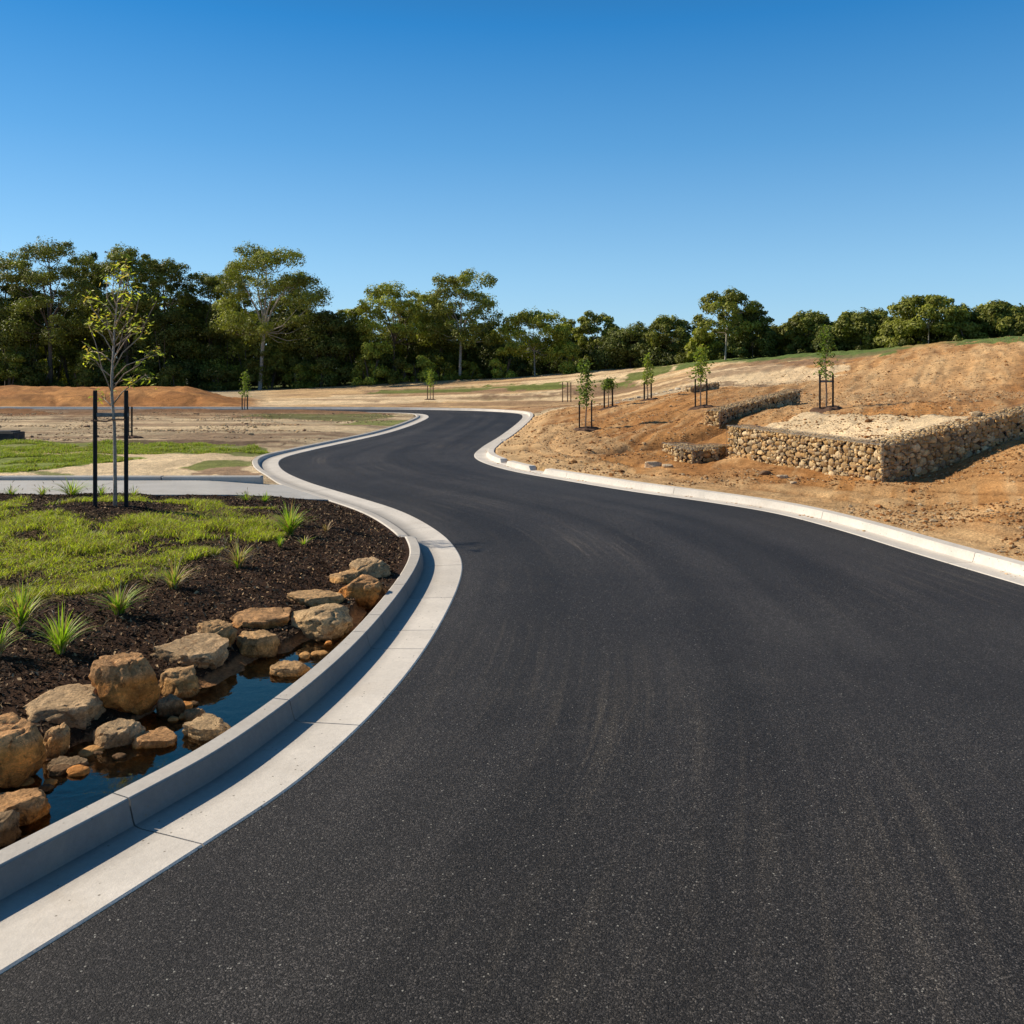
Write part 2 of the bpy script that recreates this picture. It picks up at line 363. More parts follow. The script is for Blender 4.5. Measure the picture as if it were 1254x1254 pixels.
# gabion walls: footprint corners
C0 = np.array([X(1080, 12.0), 12.0]); C1 = np.array([X(890, 15.6), 15.6]); W1 = np.array([X(1254, 12.75), 12.75])
W2 = C0 + (W1 - C0) * 1.45
terr = np.array([C0 + (.3, .25), C1 + (.35, .2), C1 + (1.35, .7), (6.1, 14.4), W1 + (-.3, .3)])
PATH_Y0, PATH_Y1 = 11.75, 13.3

def terrain(x, y, fine=True):
    x = np.asarray(x, float).ravel(); y = np.asarray(y, float).ravel(); z = zbase(x, y).copy()
    near = y < 70
    # spoil mound far left
    pxv = CX + F * x / np.maximum(y, .5)
    crest = .83 * smooth((318 - pxv) / 100.0) * (.93 + .12 * fbm(x * .18, y * .0 + 3, 2, 5))
    z += crest * np.clip(1 - ((y - 47.5) / 5.6) ** 2, 0, 1) ** .9 * (y > 41.5)
    # benches and graded strips in the mid distance
    z += .05 * (fbm(x * .35, y * .8, 3, 11) - .5) * smooth((y - 14) / 6) * 2
    # diagonal grader ridges on the right hill
    hill = smooth((pxv - 640) / 80) * smooth((y - 12.5) / 4)
    q = x * .85 - y * .42
    rg = fbm(q * 2.1, (x + y) * .16, 5, 21); z += hill * (.10 * (rg - .5) - .022 * smooth(1 - np.abs(rg - .5) * 16)) * (.4 + .6 * smooth((y - 17) / 6))
    sc_ = fbm(q * 5.5, (x + y) * .25, 3, 24); z += hill * .075 * (sc_ - .5)
    z += hill * .07 * (fbm(x * .5, y * .5, 3, 23) - .5)
    far = smooth((y - 36) / 4) * (y < 85); z += far * .30 * (fbm(x * .10 + y * .05, y * .55, 4, 25) - .5) * smooth((pxv - 300) / 100)
    lump = (y > 42) & (y < 53) & (pxv < 330); z += lump * (.26 * (fbm(x * .9, y * 1.1, 5, 27) - .5) - .07 * smooth(1 - np.abs(fbm(x * .6 + y * .5, y * .25, 3, 33) - .5) * 12))
    fl = smooth((y - 15) / 5) * (y < 42) * (pxv < 560); z += fl * .10 * (fbm(x * .22, y * 1.1, 4, 29) - .55)
    z += .12 * np.exp(-((y - 36.6) / .55) ** 2) * smooth((470 - pxv) / 40) * (.8 + .4 * fbm(x * .5, y, 3, 35))
    # flat excavated shelf behind the front gabion
    ins = inside(x, y, terr); 
    if ins.any():
        fd_ = (C0 - C1) / np.linalg.norm(C0 - C1); el_ = (x - C1[0]) * -fd_[1] + (y - C1[1]) * fd_[0]; sh = .68 + .42 * smooth(el_ / 2.2) + .10 * (fbm(x * 4, y * 4, 4, 31) - .5)
        z = np.where(ins, np.maximum(z * .1 + sh * .9, .5), z)
    # eroded cut bank
    dd, _ = seg_dist(x[near], y[near], ditch)
    z[near] -= .17 * np.exp(-(dd / .26) ** 2)
    # mulched mound under the staked tree
    z += .07 * np.exp(-(((x + 4.43) / .75) ** 2 + ((y - 10.0) / .5) ** 2))
    # planting bed beside the pond
    m = (y < 12) & (x < 1); 
    if m.any():
        pd, _ = seg_dist(x[m], y[m], np.concatenate([pond, pond[:1]])); sd = np.where(inside(x[m], y[m], pond), pd, -pd)
        f = np.interp(sd, [-.8, -.12, 0, .22], [1, .45, .04, -1]); zz = z[m]
        z[m] = np.where(f > 0, zz * f, .075 * f)
    if fine:
        amp = .06 * smooth((y - 1) / 3) * (y < 60)
        z += amp * (fbm(x * 2.2, y * 2.2, 5, 41) - .5) + .02 * (fbm(x * 13, y * 13, 3, 51) - .5) * (y < 16)
    # tie in to kerbs, drop under the road
    b = y < 46
    xb, yb = x[b], y[b]; ins = inside(xb, yb, road_poly)
    dl, il = seg_dist(xb, yb, LC); dr, ir = seg_dist(xb, yb, RC)
    hl = kh_left(il / PER) - .012; hr = kh_right(ir / PER) - .012
    rut = (x[b] > 0) * np.clip(1 - (dr - 2.6) / 1.0, 0, 1) * (yb < 34); z[b] += rut * (.05 * (fbm(dr * 5, ir * .03, 4, 37) - .5) - .03 * smooth(1 - np.abs(fbm(dr * 2.2, ir * .02, 3, 39) - .5) * 14))
    zb = z[b]
    el = dl - (GL + KL + .03); er = dr - (GR + KR + .05)
    pin = inside(xb, yb, pond)
    left = dl <= dr
    e = np.where(left, el, er); h = np.where(left, hl, hr)
    t = smooth(e / .7)
    znew = np.where(e > 0, np.where(pin & left, zb, h * (1 - t) + zb * t), np.where(e > -.07, np.where(pin & left, zb, h), -.10))
    znew = np.where(ins, -.10, znew)
    # pond next to the kerb keeps its floor
    z[b] = znew
    # footpath bed
    pm = (y > PATH_Y0 + .03) & (y < PATH_Y1 + .08) & (x < -2.4) & ~((x > -60) & False)
    z = np.where(pm, np.minimum(z, .0), z)
    return z
def zt(x, y): return float(terrain([x], [y])[0])
def zpt(px, py, d0=2.0):
    x, y = hit(px, py, d0); return (x, y, zt(x, y))

# grid: bearings x log depth
us = (np.concatenate([np.arange(-1500, -500, 12.0), np.arange(-500, 1800, 3.2), np.arange(1800, 3000, 12.0)]) - CX) / F
ds = np.concatenate([np.exp(np.linspace(math.log(.4), math.log(90), 800)), np.exp(np.linspace(math.log(92), math.log(2500), 40))])
UU, DD = np.meshgrid(us, ds); gx = (UU * DD).ravel(); gy = DD.ravel()
gz = terrain(gx, gy)
gz = np.where(gy > 90, gz - 0.0 * gy, gz)
# zone colours (albedo)
ORANGE = np.array((.46, .222, .074)); SAND = np.array((.61, .40, .20)); PALE = np.array((.76, .57, .345)); BROWN = np.array((.24, .145, .085)); GREEN = np.array((.17, .205, .042))
DGREEN = np.array((.085, .12, .03)); MULCH = np.array((.046, .021, .009)); FIELD = np.array((.45, .345, .215)); RED = np.array((.38, .165, .052))
wx = gx + (fbm(gx * 1.3, gy * .8, 4, 61) - .5) * (.5 + gy * .03); wy = gy + (fbm(gx * 1.1, gy * 1.1, 4, 71) - .5) * (.5 + gy * .06)
pxg = CX + F * wx / np.maximum(wy, .5)
Cg = np.tile(FIELD, (len(gx), 1))
def blend(mask, c, k=1.0):
    global Cg
    a = (mask.astype(float) * k)[:, None]; Cg = Cg * (1 - a) + np.array(c)[None] * a
def zone(pts, c, k=1.0, world=False, noisef=None):
    p = np.array(pts) if world else wpoly(pts); m = inside(wx, wy, p)
    if noisef is not None: m = m * noisef
    blend(m, c, k)
nz1 = fbm(gx * .6, gy * .6, 4, 81); nz2 = fbm(gx * 2.5, gy * 2.5, 4, 91)
# streaky dirt field, left
blend(smooth((fbm(gx * .12, gy * .9, 4, 101) - .44) * 9), PALE * .92, .65)
blend(smooth((fbm(gx * .3, gy * 1.6, 4, 103) - .55) * 8), BROWN, .6)
# right hill
rt = smooth((pxg - 600 - (wy > 30) * 0) / 40) * (wy > 11.0) * (wy < 33) + ((wx > 2.5) & (wy <= 11.5)) 
rt = np.clip(rt, 0, 1); blend(rt, ORANGE)
fa = smooth((wy - 38) / 4) * smooth((pxg - 300) / 60); blend(np.clip(fa, 0, 1), SAND)
up = smooth((pxg - 900) / 60) * smooth((wy - 19) / 4) ; blend(up, SAND * .25 + ORANGE * .8)
st = smooth((fbm((gx * .85 - gy * .42) * 1.3, (gx + gy) * .1, 5, 111) - .45) * 6)
blend(st * rt, SAND, .3); blend(st * up, SAND * .95, .45)
dk = smooth((fbm((gx * .85 - gy * .42) * 1.0 + 9, (gx + gy) * .13, 5, 117) - .53) * 9); blend(dk * np.maximum(rt, up), RED * .85, .5)
q_ = gx * .85 - gy * .42; s3 = fbm(q_ * 5.5, (gx + gy) * .25, 3, 24); blend(smooth((.40 - s3) * 10) * np.maximum(rt, up) * smooth((gy - 12) / 3), RED * .62, .55)
blend(smooth((s3 - .60) * 10) * np.maximum(rt, up), SAND, .5)
# sandy verge beside the right kerb
drr, _ = seg_dist(gx, gy, RC); rightside = (gx > np.interp(gy, RC[:, 1][:330], RC[:, 0][:330])) & (gy < 33)
blend(smooth((1.9 - drr + (nz2 - .5) * 1.6) / 1.3) * rightside, SAND * .97, .8)
zone([(600, 560), (650, 520), (700, 520), (760, 545), (740, 560), (790, 580), (900, 600), (780, 600), (640, 575)], SAND, .65)
zone([(640, 495), (720, 497), (760, 485), (800, 478), (640, 480)], SAND, .8)
zone([(830, 474), (860, 452), (935, 447), (1050, 446), (1020, 462), (930, 474)], PALE, .85)
zone([(640, 470), (690, 456), (830, 447), (840, 452), (770, 470)], PALE, .7)
zone([(300, 498), (450, 497), (600, 492), (690, 490), (690, 478), (600, 484), (430, 484), (300, 492)], PALE, .8)
zone([(600, 503), (760, 492), (880, 480), (700, 496), (590, 499), (470, 499)], RED * .8, .6)
zone([(440, 483), (610, 479), (700, 477), (700, 467), (600, 472), (440, 476)], BROWN * 1.1, .7)
zone([(445, 482), (530, 482), (600, 478), (600, 473), (500, 476)], GREEN * .8, .75)
zone([(600, 476), (690, 476), (690, 468), (600, 469)], GREEN * .8, .8)
zone([(735, 476), (770, 473), (770, 467), (735, 469)], GREEN * .8, .8)
zone([(770, 466), (800, 461), (830, 448), (800, 450), (770, 460)], GREEN * .8, .8)
zone([(916, 446), (1003, 440), (1100, 432), (1100, 424), (1000, 429), (916, 438)], DGREEN * 1.35, .95)
zone([(1180, 421), (1254, 418), (1330, 412), (1330, 396), (1254, 402), (1180, 410)], DGREEN * 1.4, .95)
zone([(600, 463), (660, 462), (700, 452), (850, 446), (920, 446), (920, 436), (700, 446), (600, 456)], GREEN * .8, .85)
# ground far behind the tree line: grass and leaf litter
crestd = np.interp(pxg, [0, 600, 750, 860, 1000, 1150, 1254, 1600], [72, 74, 71, 61, 54, 45, 40, 36])
blend(smooth((wy - crestd - 1.0) / 1.5), DGREEN * .9, .95)
band = fbm(gx * .035 + 3, gy * .62, 4, 161); fz = (gy > 41) * (gy < crestd + 1) * smooth((pxg - 310) / 50) * (1 - smooth((pxg - 1000) / 150))
blend(smooth((band - .53) * 14) * fz, BROWN * 1.15, .7); blend(smooth((.44 - band) * 14) * fz, PALE, .6)
rutc = smooth(1 - np.abs(fbm(drr * 2.2, gx * .25, 4, 39) - .5) * 16) * (drr < 3.5) * rightside; blend(rutc, RED * .7, .5)
blend(smooth((fbm(gx * .2, gy * 1.3, 5, 171) - .54) * 12) * (gy > 19) * (gy < 41) * (pxg < 520), BROWN * .9, .6)
slp = (zbase(gx, gy * 1.008) - zbase(gx, gy)) / (gy * .008); bank = smooth((slp + (nz2 - .5) * .12 - .10) * 14) * (gy > 41) * (gy < crestd) * (pxg > 400) * (pxg < 960)
blend(bank, BROWN * 1.2, .75); blend(bank * smooth((fbm(gx * .12, gy * .1, 3, 181) - .45) * 9), GREEN * .8, .8)
bank2 = smooth((.075 - slp) * 30) * (gy > 18) * (gy < 33) * (pxg > 960); blend(bank2, SAND, .35)
blend(np.exp(-((gy - 36.5) / .9) ** 2) * (pxg < 470), BROWN * .9, .9)
zone([(445, 482), (530, 482), (600, 478), (600, 474), (500, 476)], GREEN * .8, .8)
zone([(598, 476.5), (692, 476.5), (692, 468), (598, 469)], GREEN * .85, .9)
zone([(735, 477), (770, 475), (772, 467), (735, 469)], GREEN * .85, .9)
zone([(770, 468), (800, 462), (836, 447), (800, 450), (770, 460)], GREEN * .75, .9)
gs = smooth((gy - crestd * (.875 + .03 * (nz1 - .5))) * 1.2) * (pxg > 830) * (1 - .75 * smooth((40 - np.abs(pxg - 1140)) / 30)); blend(gs, DGREEN * 1.5, .95)
for bz, bc, bk in (([(690, 481), (800, 474), (830, 470), (780, 470), (690, 476)], BROWN, .8), ([(600, 486), (690, 484), (760, 479), (690, 481.5), (600, 484)], BROWN, .7), ([(440, 493), (600, 491.5), (690, 488.5), (690, 487), (600, 490), (440, 491.8)], BROWN, .65),
                   ([(930, 446), (1080, 440), (1080, 437.5), (930, 443)], BROWN, .7), ([(835, 473), (935, 473.5), (985, 466), (935, 471), (835, 470.5)], BROWN * .9, .75)): zone(bz, bc, bk)
# shelf sand
blend(inside(wx, wy, terr), PALE * 1.03, .95)
sd2, _ = seg_dist(gx, gy, ditch); blend(np.exp(-(sd2 / .3) ** 2), RED * .62, .8)
# mound: orange
mo = (gy > 41.6) * (gy < 53) * smooth((330 - CX - F * gx / gy) / 40); blend(mo, RED * 1.02)
blend(mo * smooth((fbm(gx * .6 + gy * .5, gy * .8, 4, 175) - .45) * 7), ORANGE * 1.1, .7); blend(mo * smooth((fbm(gx * .9, gy * 1.4, 4, 177) - .55) * 9), RED * .55, .6)
# left field zones
zone([(-400, 512), (60, 509), (60, 503), (-400, 503)], RED * .6, .8)
zone([(-400, 510), (320, 511), (430, 509), (480, 507), (480, 504.5), (-400, 505)], RED * .5, .5)
zone([(290, 511), (440, 515), (500, 510), (480, 506.5), (300, 506.5)], GREEN * .6, .75)
zone([(420, 520), (480, 520), (495, 514), (440, 514)], GREEN * 1.05, .8)
zone([(-400, 557), (120, 557), (330, 557), (338, 552), (300, 544), (150, 541), (-400, 541)], GREEN * 1.0, .85)
zone([(55, 552), (115, 553), (115, 547), (60, 547)], BROWN * 1.3, .6)
zone([(-400, 542.5), (350, 543.5), (370, 548), (330, 540.5), (-400, 538)], BROWN * .5, .8)
zone([(-400, 586), (40, 585), (120, 586), (316, 587), (340, 560), (280, 554), (-400, 555)], PALE * .95, .95)
zone([(-500, 581), (0, 580), (33, 579), (74, 573), (112, 568), (153, 565), (180, 562), (112, 557.5), (0, 556), (-500, 556)], GREEN * 1.25, .98)
zone([(45, 580), (90, 581), (85, 577), (50, 577)], GREEN, .8)
zone([(222, 577), (245, 579), (316, 585), (318, 565), (273, 562)], BROWN * 1.25, .85)
zone([(222, 576), (245, 577.5), (262, 573), (300, 569), (322, 565), (305, 561), (273, 562)], GREEN, .85)
# planting bed
bedm = (gy < PATH_Y0 + .25) & (gx < .5)
blend(bedm, MULCH)
LAWN = np.array([P(*p, .15) for p in [(-700, 618), (0, 612), (120, 612), (250, 616), (330, 622), (352, 640), (348, 652), (300, 668), (262, 682), (235, 695), (195, 712), (140, 722), (60, 735), (0, 755), (-200, 800), (-500, 800)]])
lawn_n = smooth((fbm(gx * 2.2, gy * 2.0, 5, 121) - .28) * 4)
blend(inside(wx, wy, LAWN) * (.25 + .75 * lawn_n), np.array((.17, .135, .045)), .9)
mnd = np.exp(-(((gx + 4.43) / .8) ** 2 + ((gy - 9.95) / .42) ** 2)); blend(smooth(mnd * 2.2 - .5), MULCH * 1.0)
TRAMP = np.array([P(*p, .15) for p in [(40, 618), (330, 622), (330, 640), (200, 640), (120, 634), (60, 634)]])
pin = inside(gx, gy, pond); blend(pin, (.36, .18, .075)); 
pdist, _ = seg_dist(gx, gy, np.concatenate([pond, pond[:1]])); blend(((pdist < .16) & ~pin & bedm), (.06, .038, .022), .8)
# the sandy strip and dirt tracks near the left field
Cg *= (.86 + .28 * nz2)[:, None] * (.92 + .16 * nz1)[:, None]
nr, nc = len(ds), len(us)
I = np.arange(nr * nc).reshape(nr, nc)
quads = np.stack([I[:-1, :-1].ravel(), I[:-1, 1:].ravel(), I[1:, 1:].ravel(), I[1:, :-1].ravel()], 1)
g = G(); g.add(np.stack([gx, gy, gz], 1), quads, Cg)
tag(g.build('ground', M['soil'], smooth_=True), kind='structure')

# ------------------------------------------------------------------ road surface
def arclen(c): return np.concatenate([[0], np.cumsum(np.linalg.norm(np.diff(c, axis=0), axis=1))])
NA = 24
Vr = []; UVr = []
al = (arclen(LC) + arclen(RC)) / 2
for k in range(NA + 1):
    t = k / NA; Vr.append(np.concatenate([LC * (1 - t) + RC * t, np.full((len(LC), 1), .035 * math.sin(math.pi * t) + .002)], 1)); UVr.append(np.stack([np.full(len(LC), t), al], 1))
Vr = np.array(Vr); UVr = np.array(UVr); n1 = len(LC); I = np.arange((NA + 1) * n1).reshape(NA + 1, n1)
qr = np.stack([I[:-1, :-1].ravel(), I[1:, :-1].ravel(), I[1:, 1:].ravel(), I[:-1, 1:].ravel()], 1)
g = G(); g.add(Vr.reshape(-1, 3), qr, (1, 1, 1)); road = g.build('road', M['asphalt'], smooth_=True); tag(road, kind='structure')
uvl = road.data.uv_layers.new(name='along'); lv = np.zeros(len(road.data.loops), np.int32); road.data.loops.foreach_get('vertex_index', lv)
uvl.data.foreach_set('uv', UVr.reshape(-1, 2)[lv].ravel())

# ------------------------------------------------------------------ kerbs
def resample(c, nrm, i_arr, step_fn):
    s = arclen(c); out = []; p = 0
    while p < s[-1]:
        out.append(p); p += step_fn(np.interp(p, s, c[:, 1]))
    out = np.array(out); return s, out
def kerb(name, c, nrm, gw, kw, kh, joints, skip=()):
    s = arclen(c); g = G(); rs = random.Random(5)
    seg0 = 0.0; bounds = [0.0] + joints + [s[-1]]
    for b0, b1 in zip(bounds[:-1], bounds[1:]):
        if b1 - b0 < .05: continue
        step = .06 if np.interp(b0, s, c[:, 1]) < 24 else .35
        gap = .0035
        t = np.linspace(b0 + gap, b1 - gap, max(2, int((b1 - b0) / step) + 1))
        x = np.interp(t, s, c[:, 0]); y = np.interp(t, s, c[:, 1]); nx = np.interp(t, s, nrm[:, 0]); ny = np.interp(t, s, nrm[:, 1])
        ii = np.interp(t, s, idx); h = kh(ii)
        sk = np.zeros(len(t), bool)
        for a, b in skip: sk |= (ii > a) & (ii < b)
        h = np.where(sk, .012, h)
        prof = [(-.0, lambda h: 0 * h - .10), (0.0, lambda h: 0 * h + .004), (.008, lambda h: 0 * h + .009), (gw * .5, lambda h: 0 * h + .004), (gw - .03, lambda h: 0 * h - .002), (gw, lambda h: np.minimum(.004, h)),
                (gw + .008, lambda h: h * .22), (gw + .020, lambda h: h * .62), (gw + .026, lambda h: h * .93), (gw + .034, lambda h: h * 1.0),
                (gw + kw - .012, lambda h: h * 1.0 + .002), (gw + kw, lambda h: h - .008), (gw + kw + .005, lambda h: 0 * h - .25)]
        V = []
        for o, zf in prof:
            V.append(np.stack([x + nx * o, y + ny * o, zf(h)], 1))
        V = np.array(V); m = len(t); k = len(prof); I = np.arange(k * m).reshape(k, m)
        q = np.stack([I[:-1, :-1].ravel(), I[:-1, 1:].ravel(), I[1:, 1:].ravel(), I[1:, :-1].ravel()], 1)
        sh = rs.uniform(.94, 1.04); C = np.tile(np.array((.67, .61, .535)) * sh, (k * m, 1))
        Cc = C.reshape(k, m, 3); 
        if gw == GL: Cc[5:9] *= np.where((ii > 12.5)[None, :, None], .9, np.array((.30, .31, .33))[None, None]); Cc[9:11] *= np.array((.80, .80, .80)); Cc[4] *= .6  # left kerb: shade painted into the face and gutter foot, top dulled
        ends = np.array([[I[a, e] for a in range(k)][::(1 if e == 0 else -1)] for e in (0, m - 1)])
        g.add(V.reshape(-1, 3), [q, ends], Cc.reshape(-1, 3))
    o = g.build(name, M['concrete'], smooth_=True); o.data.set_sharp_from_angle(angle=math.radians(24)); return o
sl = arclen(LC); sr = arclen(RC)
def sat(c, s, p):
    d = np.linalg.norm(c - np.array(p), axis=1); return s[int(np.argmin(d))]
j0 = sat(LC, sl, (-1.10, 3.22)); jl = [j0 - 2.4, j0]
for a in (1.15, 2.35, 2.75, 3.6, 4.75, 5.6, 6.7, 8.3, 10.3): jl.append(j0 + a)
p = j0 + 12.5
while p < sl[-1] - 1: jl.append(p); p += 2.4
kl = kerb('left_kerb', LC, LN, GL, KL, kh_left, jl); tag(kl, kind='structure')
jr = list(np.arange(1.5, sr[-1], 2.4)); kr = kerb('right_kerb', RC, RN, GR, KR, kh_right, jr, skip=((13.62, 13.85), (14.35, 14.5), (16.3, 16.5)))
tag(kr, kind='structure')

# ------------------------------------------------------------------ footpath with upstand
g = G(); ys = np.linspace(PATH_Y0, PATH_Y1, 9)
kbl = LC + LN * (GL + KL + .004); m = (kbl[:, 1] > 10) & (kbl[:, 1] < 16); xe = np.interp(ys, kbl[m][:, 1], kbl[m][:, 0])
for pi, (a0, a1) in enumerate([(-22, -13), (-13, -10.6), (-10.6, -8.2), (-8.2, -5.8), (-5.8, 0)]):
    V = []; n = 14
    for j, yy in enumerate(ys):
        e = xe[j] if a1 == 0 else a1 - .004; xs = np.linspace(a0 + .004, e, n)
        V.append(np.stack([xs, np.full(n, yy) , .025 + .065 * smooth((xe[j] - xs) / 1.3)], 1))
    V = np.array(V); I = np.arange(9 * n).reshape(9, n)
    q = np.stack([I[:-1, :-1].ravel(), I[:-1, 1:].ravel(), I[1:, 1:].ravel(), I[1:, :-1].ravel()], 1)
    B = V[0].copy(); B[:, 2] -= .1
    g.add(V.reshape(-1, 3), q, np.array((.46, .44, .41)) * (1 + .05 * math.sin(pi * 2.3)))
    g.add(np.concatenate([B, V[0]]), np.stack([np.arange(n - 1), np.arange(1, n), n + np.arange(1, n), n + np.arange(n - 1)], 1), (.42, .4, .37))
tag(g.build('path', M['concrete']), kind='structure')
g = G()
for a0, a1 in [(-22, -12.4), (-12.39, -10), (-9.99, -7.6), (-7.59, -5.2), (-5.19, -3.72)]:
    g.box(((a0 + a1) / 2, PATH_Y1 + .075, .06), (a1 - a0, .15, .17), (.42, .41, .39), .012)
tag(g.build('path_kerb', M['concrete']), kind='structure')

# ------------------------------------------------------------------ pond water
wp = []
px_ = [q for q in pond]
cxp = np.array(pond)
# widen the left bank outward so the bank cuts the water line
cen = np.array([-1.9, 4.6]); W = []
for i, q in enumerate(cxp):
    if i < len(pond_l): d = (q - cen); W.append(q + np.array([-.55, .16]))
    else: W.append(q)
g = G(); g.add([(a, b, -.012) for a, b in W], np.array([list(range(len(W)))[::-1]]))
me_w = g.build('water', M['water']); tag(me_w, kind='structure')
import bmesh
bm = bmesh.new(); bm.from_mesh(me_w.data); bmesh.ops.triangulate(bm, faces=bm.faces[:])
bmesh.ops.recalc_face_normals(bm, faces=bm.faces[:])
if sum(f.normal.z for f in bm.faces) < 0: bmesh.ops.reverse_faces(bm, faces=bm.faces[:])
bm.to_mesh(me_w.data); bm.free()

# ------------------------------------------------------------------ icosphere templates
def ico(n):
    bm = bmesh.new(); bmesh.ops.create_icosphere(bm, subdivisions=n, radius=1.0)
    V = np.array([v.co[:] for v in bm.verts]); Fa = np.array([[v.index for v in f.verts] for f in bm.faces]); bm.free(); return V, Fa
ICO = {k: ico(k) for k in (1, 2, 3, 4, 5)}

def boulder(seed, rx, ry, rz, lev=5, planes=19, rot=0, flat=False, rough=1.0):
    V, Fa = ICO[lev]; V = V.copy(); r = random.Random(seed)
    for k in range(planes):
        n = Vector((r.gauss(0, 1), r.gauss(0, 1), r.gauss(0, .8))).normalized(); t = r.uniform(.62, .88)
        if k == 0: n = Vector((r.uniform(-.15, .15), r.uniform(-.2, .05), 1)).normalized(); t = .45 if flat else .66
        d = V @ np.array(n); e = d > t
        V[e] -= np.outer((d[e] - t) * .99, np.array(n))
    off = Vector((seed * 3.1, seed * 1.7, 0))
    for i in range(len(V)):
        p = Vector(V[i]); q = p * 1.3 + off
        h = (mn.fractal(q, .8, 2.1, 7) * .085 - max(0, .16 - abs(mn.noise(p * 1.9 + off))) * .55 - abs(mn.noise(p * 4.6 + off)) * .07) * rough + mn.ridged_multi_fractal(p * 3.4 + off, .9, 2.1, 5, 1.0, 2.0) * .018 * rough
        V[i] = np.array(p * (1 + h))
    mx = (V.max(0) - V.min(0)) / 2; ce = (V.max(0) + V.min(0)) / 2; V = (V - ce) / mx * np.array((rx, ry, rz))
    c, s = math.cos(rot), math.sin(rot)
    W = np.stack([V[:, 0] * c - V[:, 1] * s, V[:, 0] * s + V[:, 1] * c, V[:, 2]], 1)
    return W, Fa
TAN = (.50, .265, .09); ORG = (.52, .215, .05); GRY = (.43, .275, .14); DRK = (.13, .07, .028); PLE = (.55, .355, .17)
RK = [ # bbox in the photo, base height, colour, flat, label
 ((-34, 880, 58, 972), 0, ORG, 0, 'largest blocky brown boulder at the left edge beside the pond'),
 ((50, 888, 84, 926), 0, TAN, 0, 'small tan rock tucked behind the blocky boulder at the left edge'),
 ((22, 843, 126, 903), 0, GRY, 1, 'wide flat-topped greyish boulder with a cracked top at the mulch edge'),
 ((110, 804, 196, 884), 0, ORG, 0, 'big upright tan boulder with a rough split face beside the water'),
 ((194, 818, 245, 856), -.01, TAN, 0, 'small rounded rock in front of the wedge-shaped boulder'),
 ((184, 780, 279, 830), 0, GRY, 1, 'long grey wedge-shaped boulder sloping down to the right'),
 ((242, 761, 292, 807), 0, TAN, 0, 'egg-shaped tan boulder between the long wedge boulder and the flat brown one'),
 ((290, 774, 342, 807), -.01, TAN, 0, 'small pointed tan rock standing at the water in front of a long brown boulder'),
 ((271, 745, 355, 786), 0, ORG, 1, 'long brown flat-topped boulder in the middle of the row'),
 ((351, 723, 421, 753), .02, TAN, 1, 'flat tan boulder behind the smooth pale one'),
 ((354, 744, 431, 785), -.01, PLE, 0, 'pale smooth boulder with a sloping top at the narrow end of the pond'),
 ((403, 698, 442, 720), .04, TAN, 1, 'low tan rock at the mulch behind the orange boulder'),
 ((427, 684, 479, 716), .04, GRY, 0, 'farthest grey-brown boulder near the kerb bend'),
 ((414, 705, 469, 743), .01, ORG, 0, 'orange angular boulder close to the kerb bend'),
 ((112, 884, 176, 922), -.03, GRY, 0, 'grey striped rock standing in the water'),
 ((160, 894, 219, 921), -.03, ORG, 1, 'low orange rock breaking the water surface beside the grey striped one'),
 ((222, 870, 252, 888), -.03, ORG, 0, 'tiny orange stone in the water near the kerb'),
 ((226, 877, 288, 908), -.02, PLE, 1, 'thin flat tan rock lying against the back of the kerb'),
 ((331, 810, 379, 833), -.03, TAN, 1, 'small tan rock in the water against the kerb'),
 ((-14, 973, 57, 1016), -.02, ORG, 0, 'rough orange rock at the lower left corner of the pond'),
 ((-30, 995, 24, 1040), -.02, DRK, 0, 'dark brown rock at the bottom left under the rough orange one'),
 ((60, 926, 108, 950), -.03, DRK, 1, 'dark wet rock half under water beside the blocky boulder'),
 ((192, 852, 228, 882), -.03, DRK, 0, 'dark wet rock below the small rounded rock'),
 ((-190, 900, -60, 1010), 0, TAN, 0, 'tan boulder just beyond the left edge of the view')]
for i, (bb, z0, c, fl, lab) in enumerate(RK):
    x0, y0, x1, y1 = bb; d = (H - z0) * F / (y1 - HY); w = (x1 - x0) * d / F; dp = w * .42; dc = d + dp * .85
    w = (x1 - x0) * dc / F; zt_ = max(Zp(y0, dc + (dp * .35 if fl else 0)), z0 + .03); zb = z0 - .06; hz = (zt_ - zb) / 2
    V, Fa = boulder(i + 11, w / 2, dp, hz, 5, 19, 0, bool(fl), 1.0)
    n = V[:, 2] / hz; wet = np.clip((z0 + .03 - (V[:, 2] + zb + hz)) / .03, 0, 1)
    rr = random.Random(i); cc = np.array(c) * rr.uniform(1.08, 1.28)
    C = cc[None] * (1 - .55 * wet)[:, None]
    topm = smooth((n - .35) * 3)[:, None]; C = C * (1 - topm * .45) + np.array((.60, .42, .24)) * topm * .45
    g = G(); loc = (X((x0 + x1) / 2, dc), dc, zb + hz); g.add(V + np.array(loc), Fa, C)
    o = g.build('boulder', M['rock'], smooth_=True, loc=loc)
    tag(o, lab, 'boulder', 'boulders lining the pond')
    o.data.set_sharp_from_angle(angle=math.radians(34))

rp_ = random.Random(31)
for i in range(22):
    t_ = rp_.random(); px, py = (40 + t_ * 390 + rp_.uniform(-14, 14), 962 - t_ * 195 + rp_.uniform(-10, 16)); x, y = P(px, py, -.02); s_ = rp_.uniform(.018, .05)
    V, Fa = boulder(400 + i, s_ * 1.2, s_, s_ * .6, 3, 10, rp_.uniform(0, 3)); g = G(); loc = (x, y, rp_.uniform(-.03, -.005)); g.add(V + np.array(loc), Fa, np.array(rp_.choice([TAN, ORG, DRK, GRY])))
    tag(g.build('pebble', M['stone'], smooth_=True, loc=loc), 'small wet stone lying in the shallow water between the boulders', 'pebble', 'small stones in the pond')

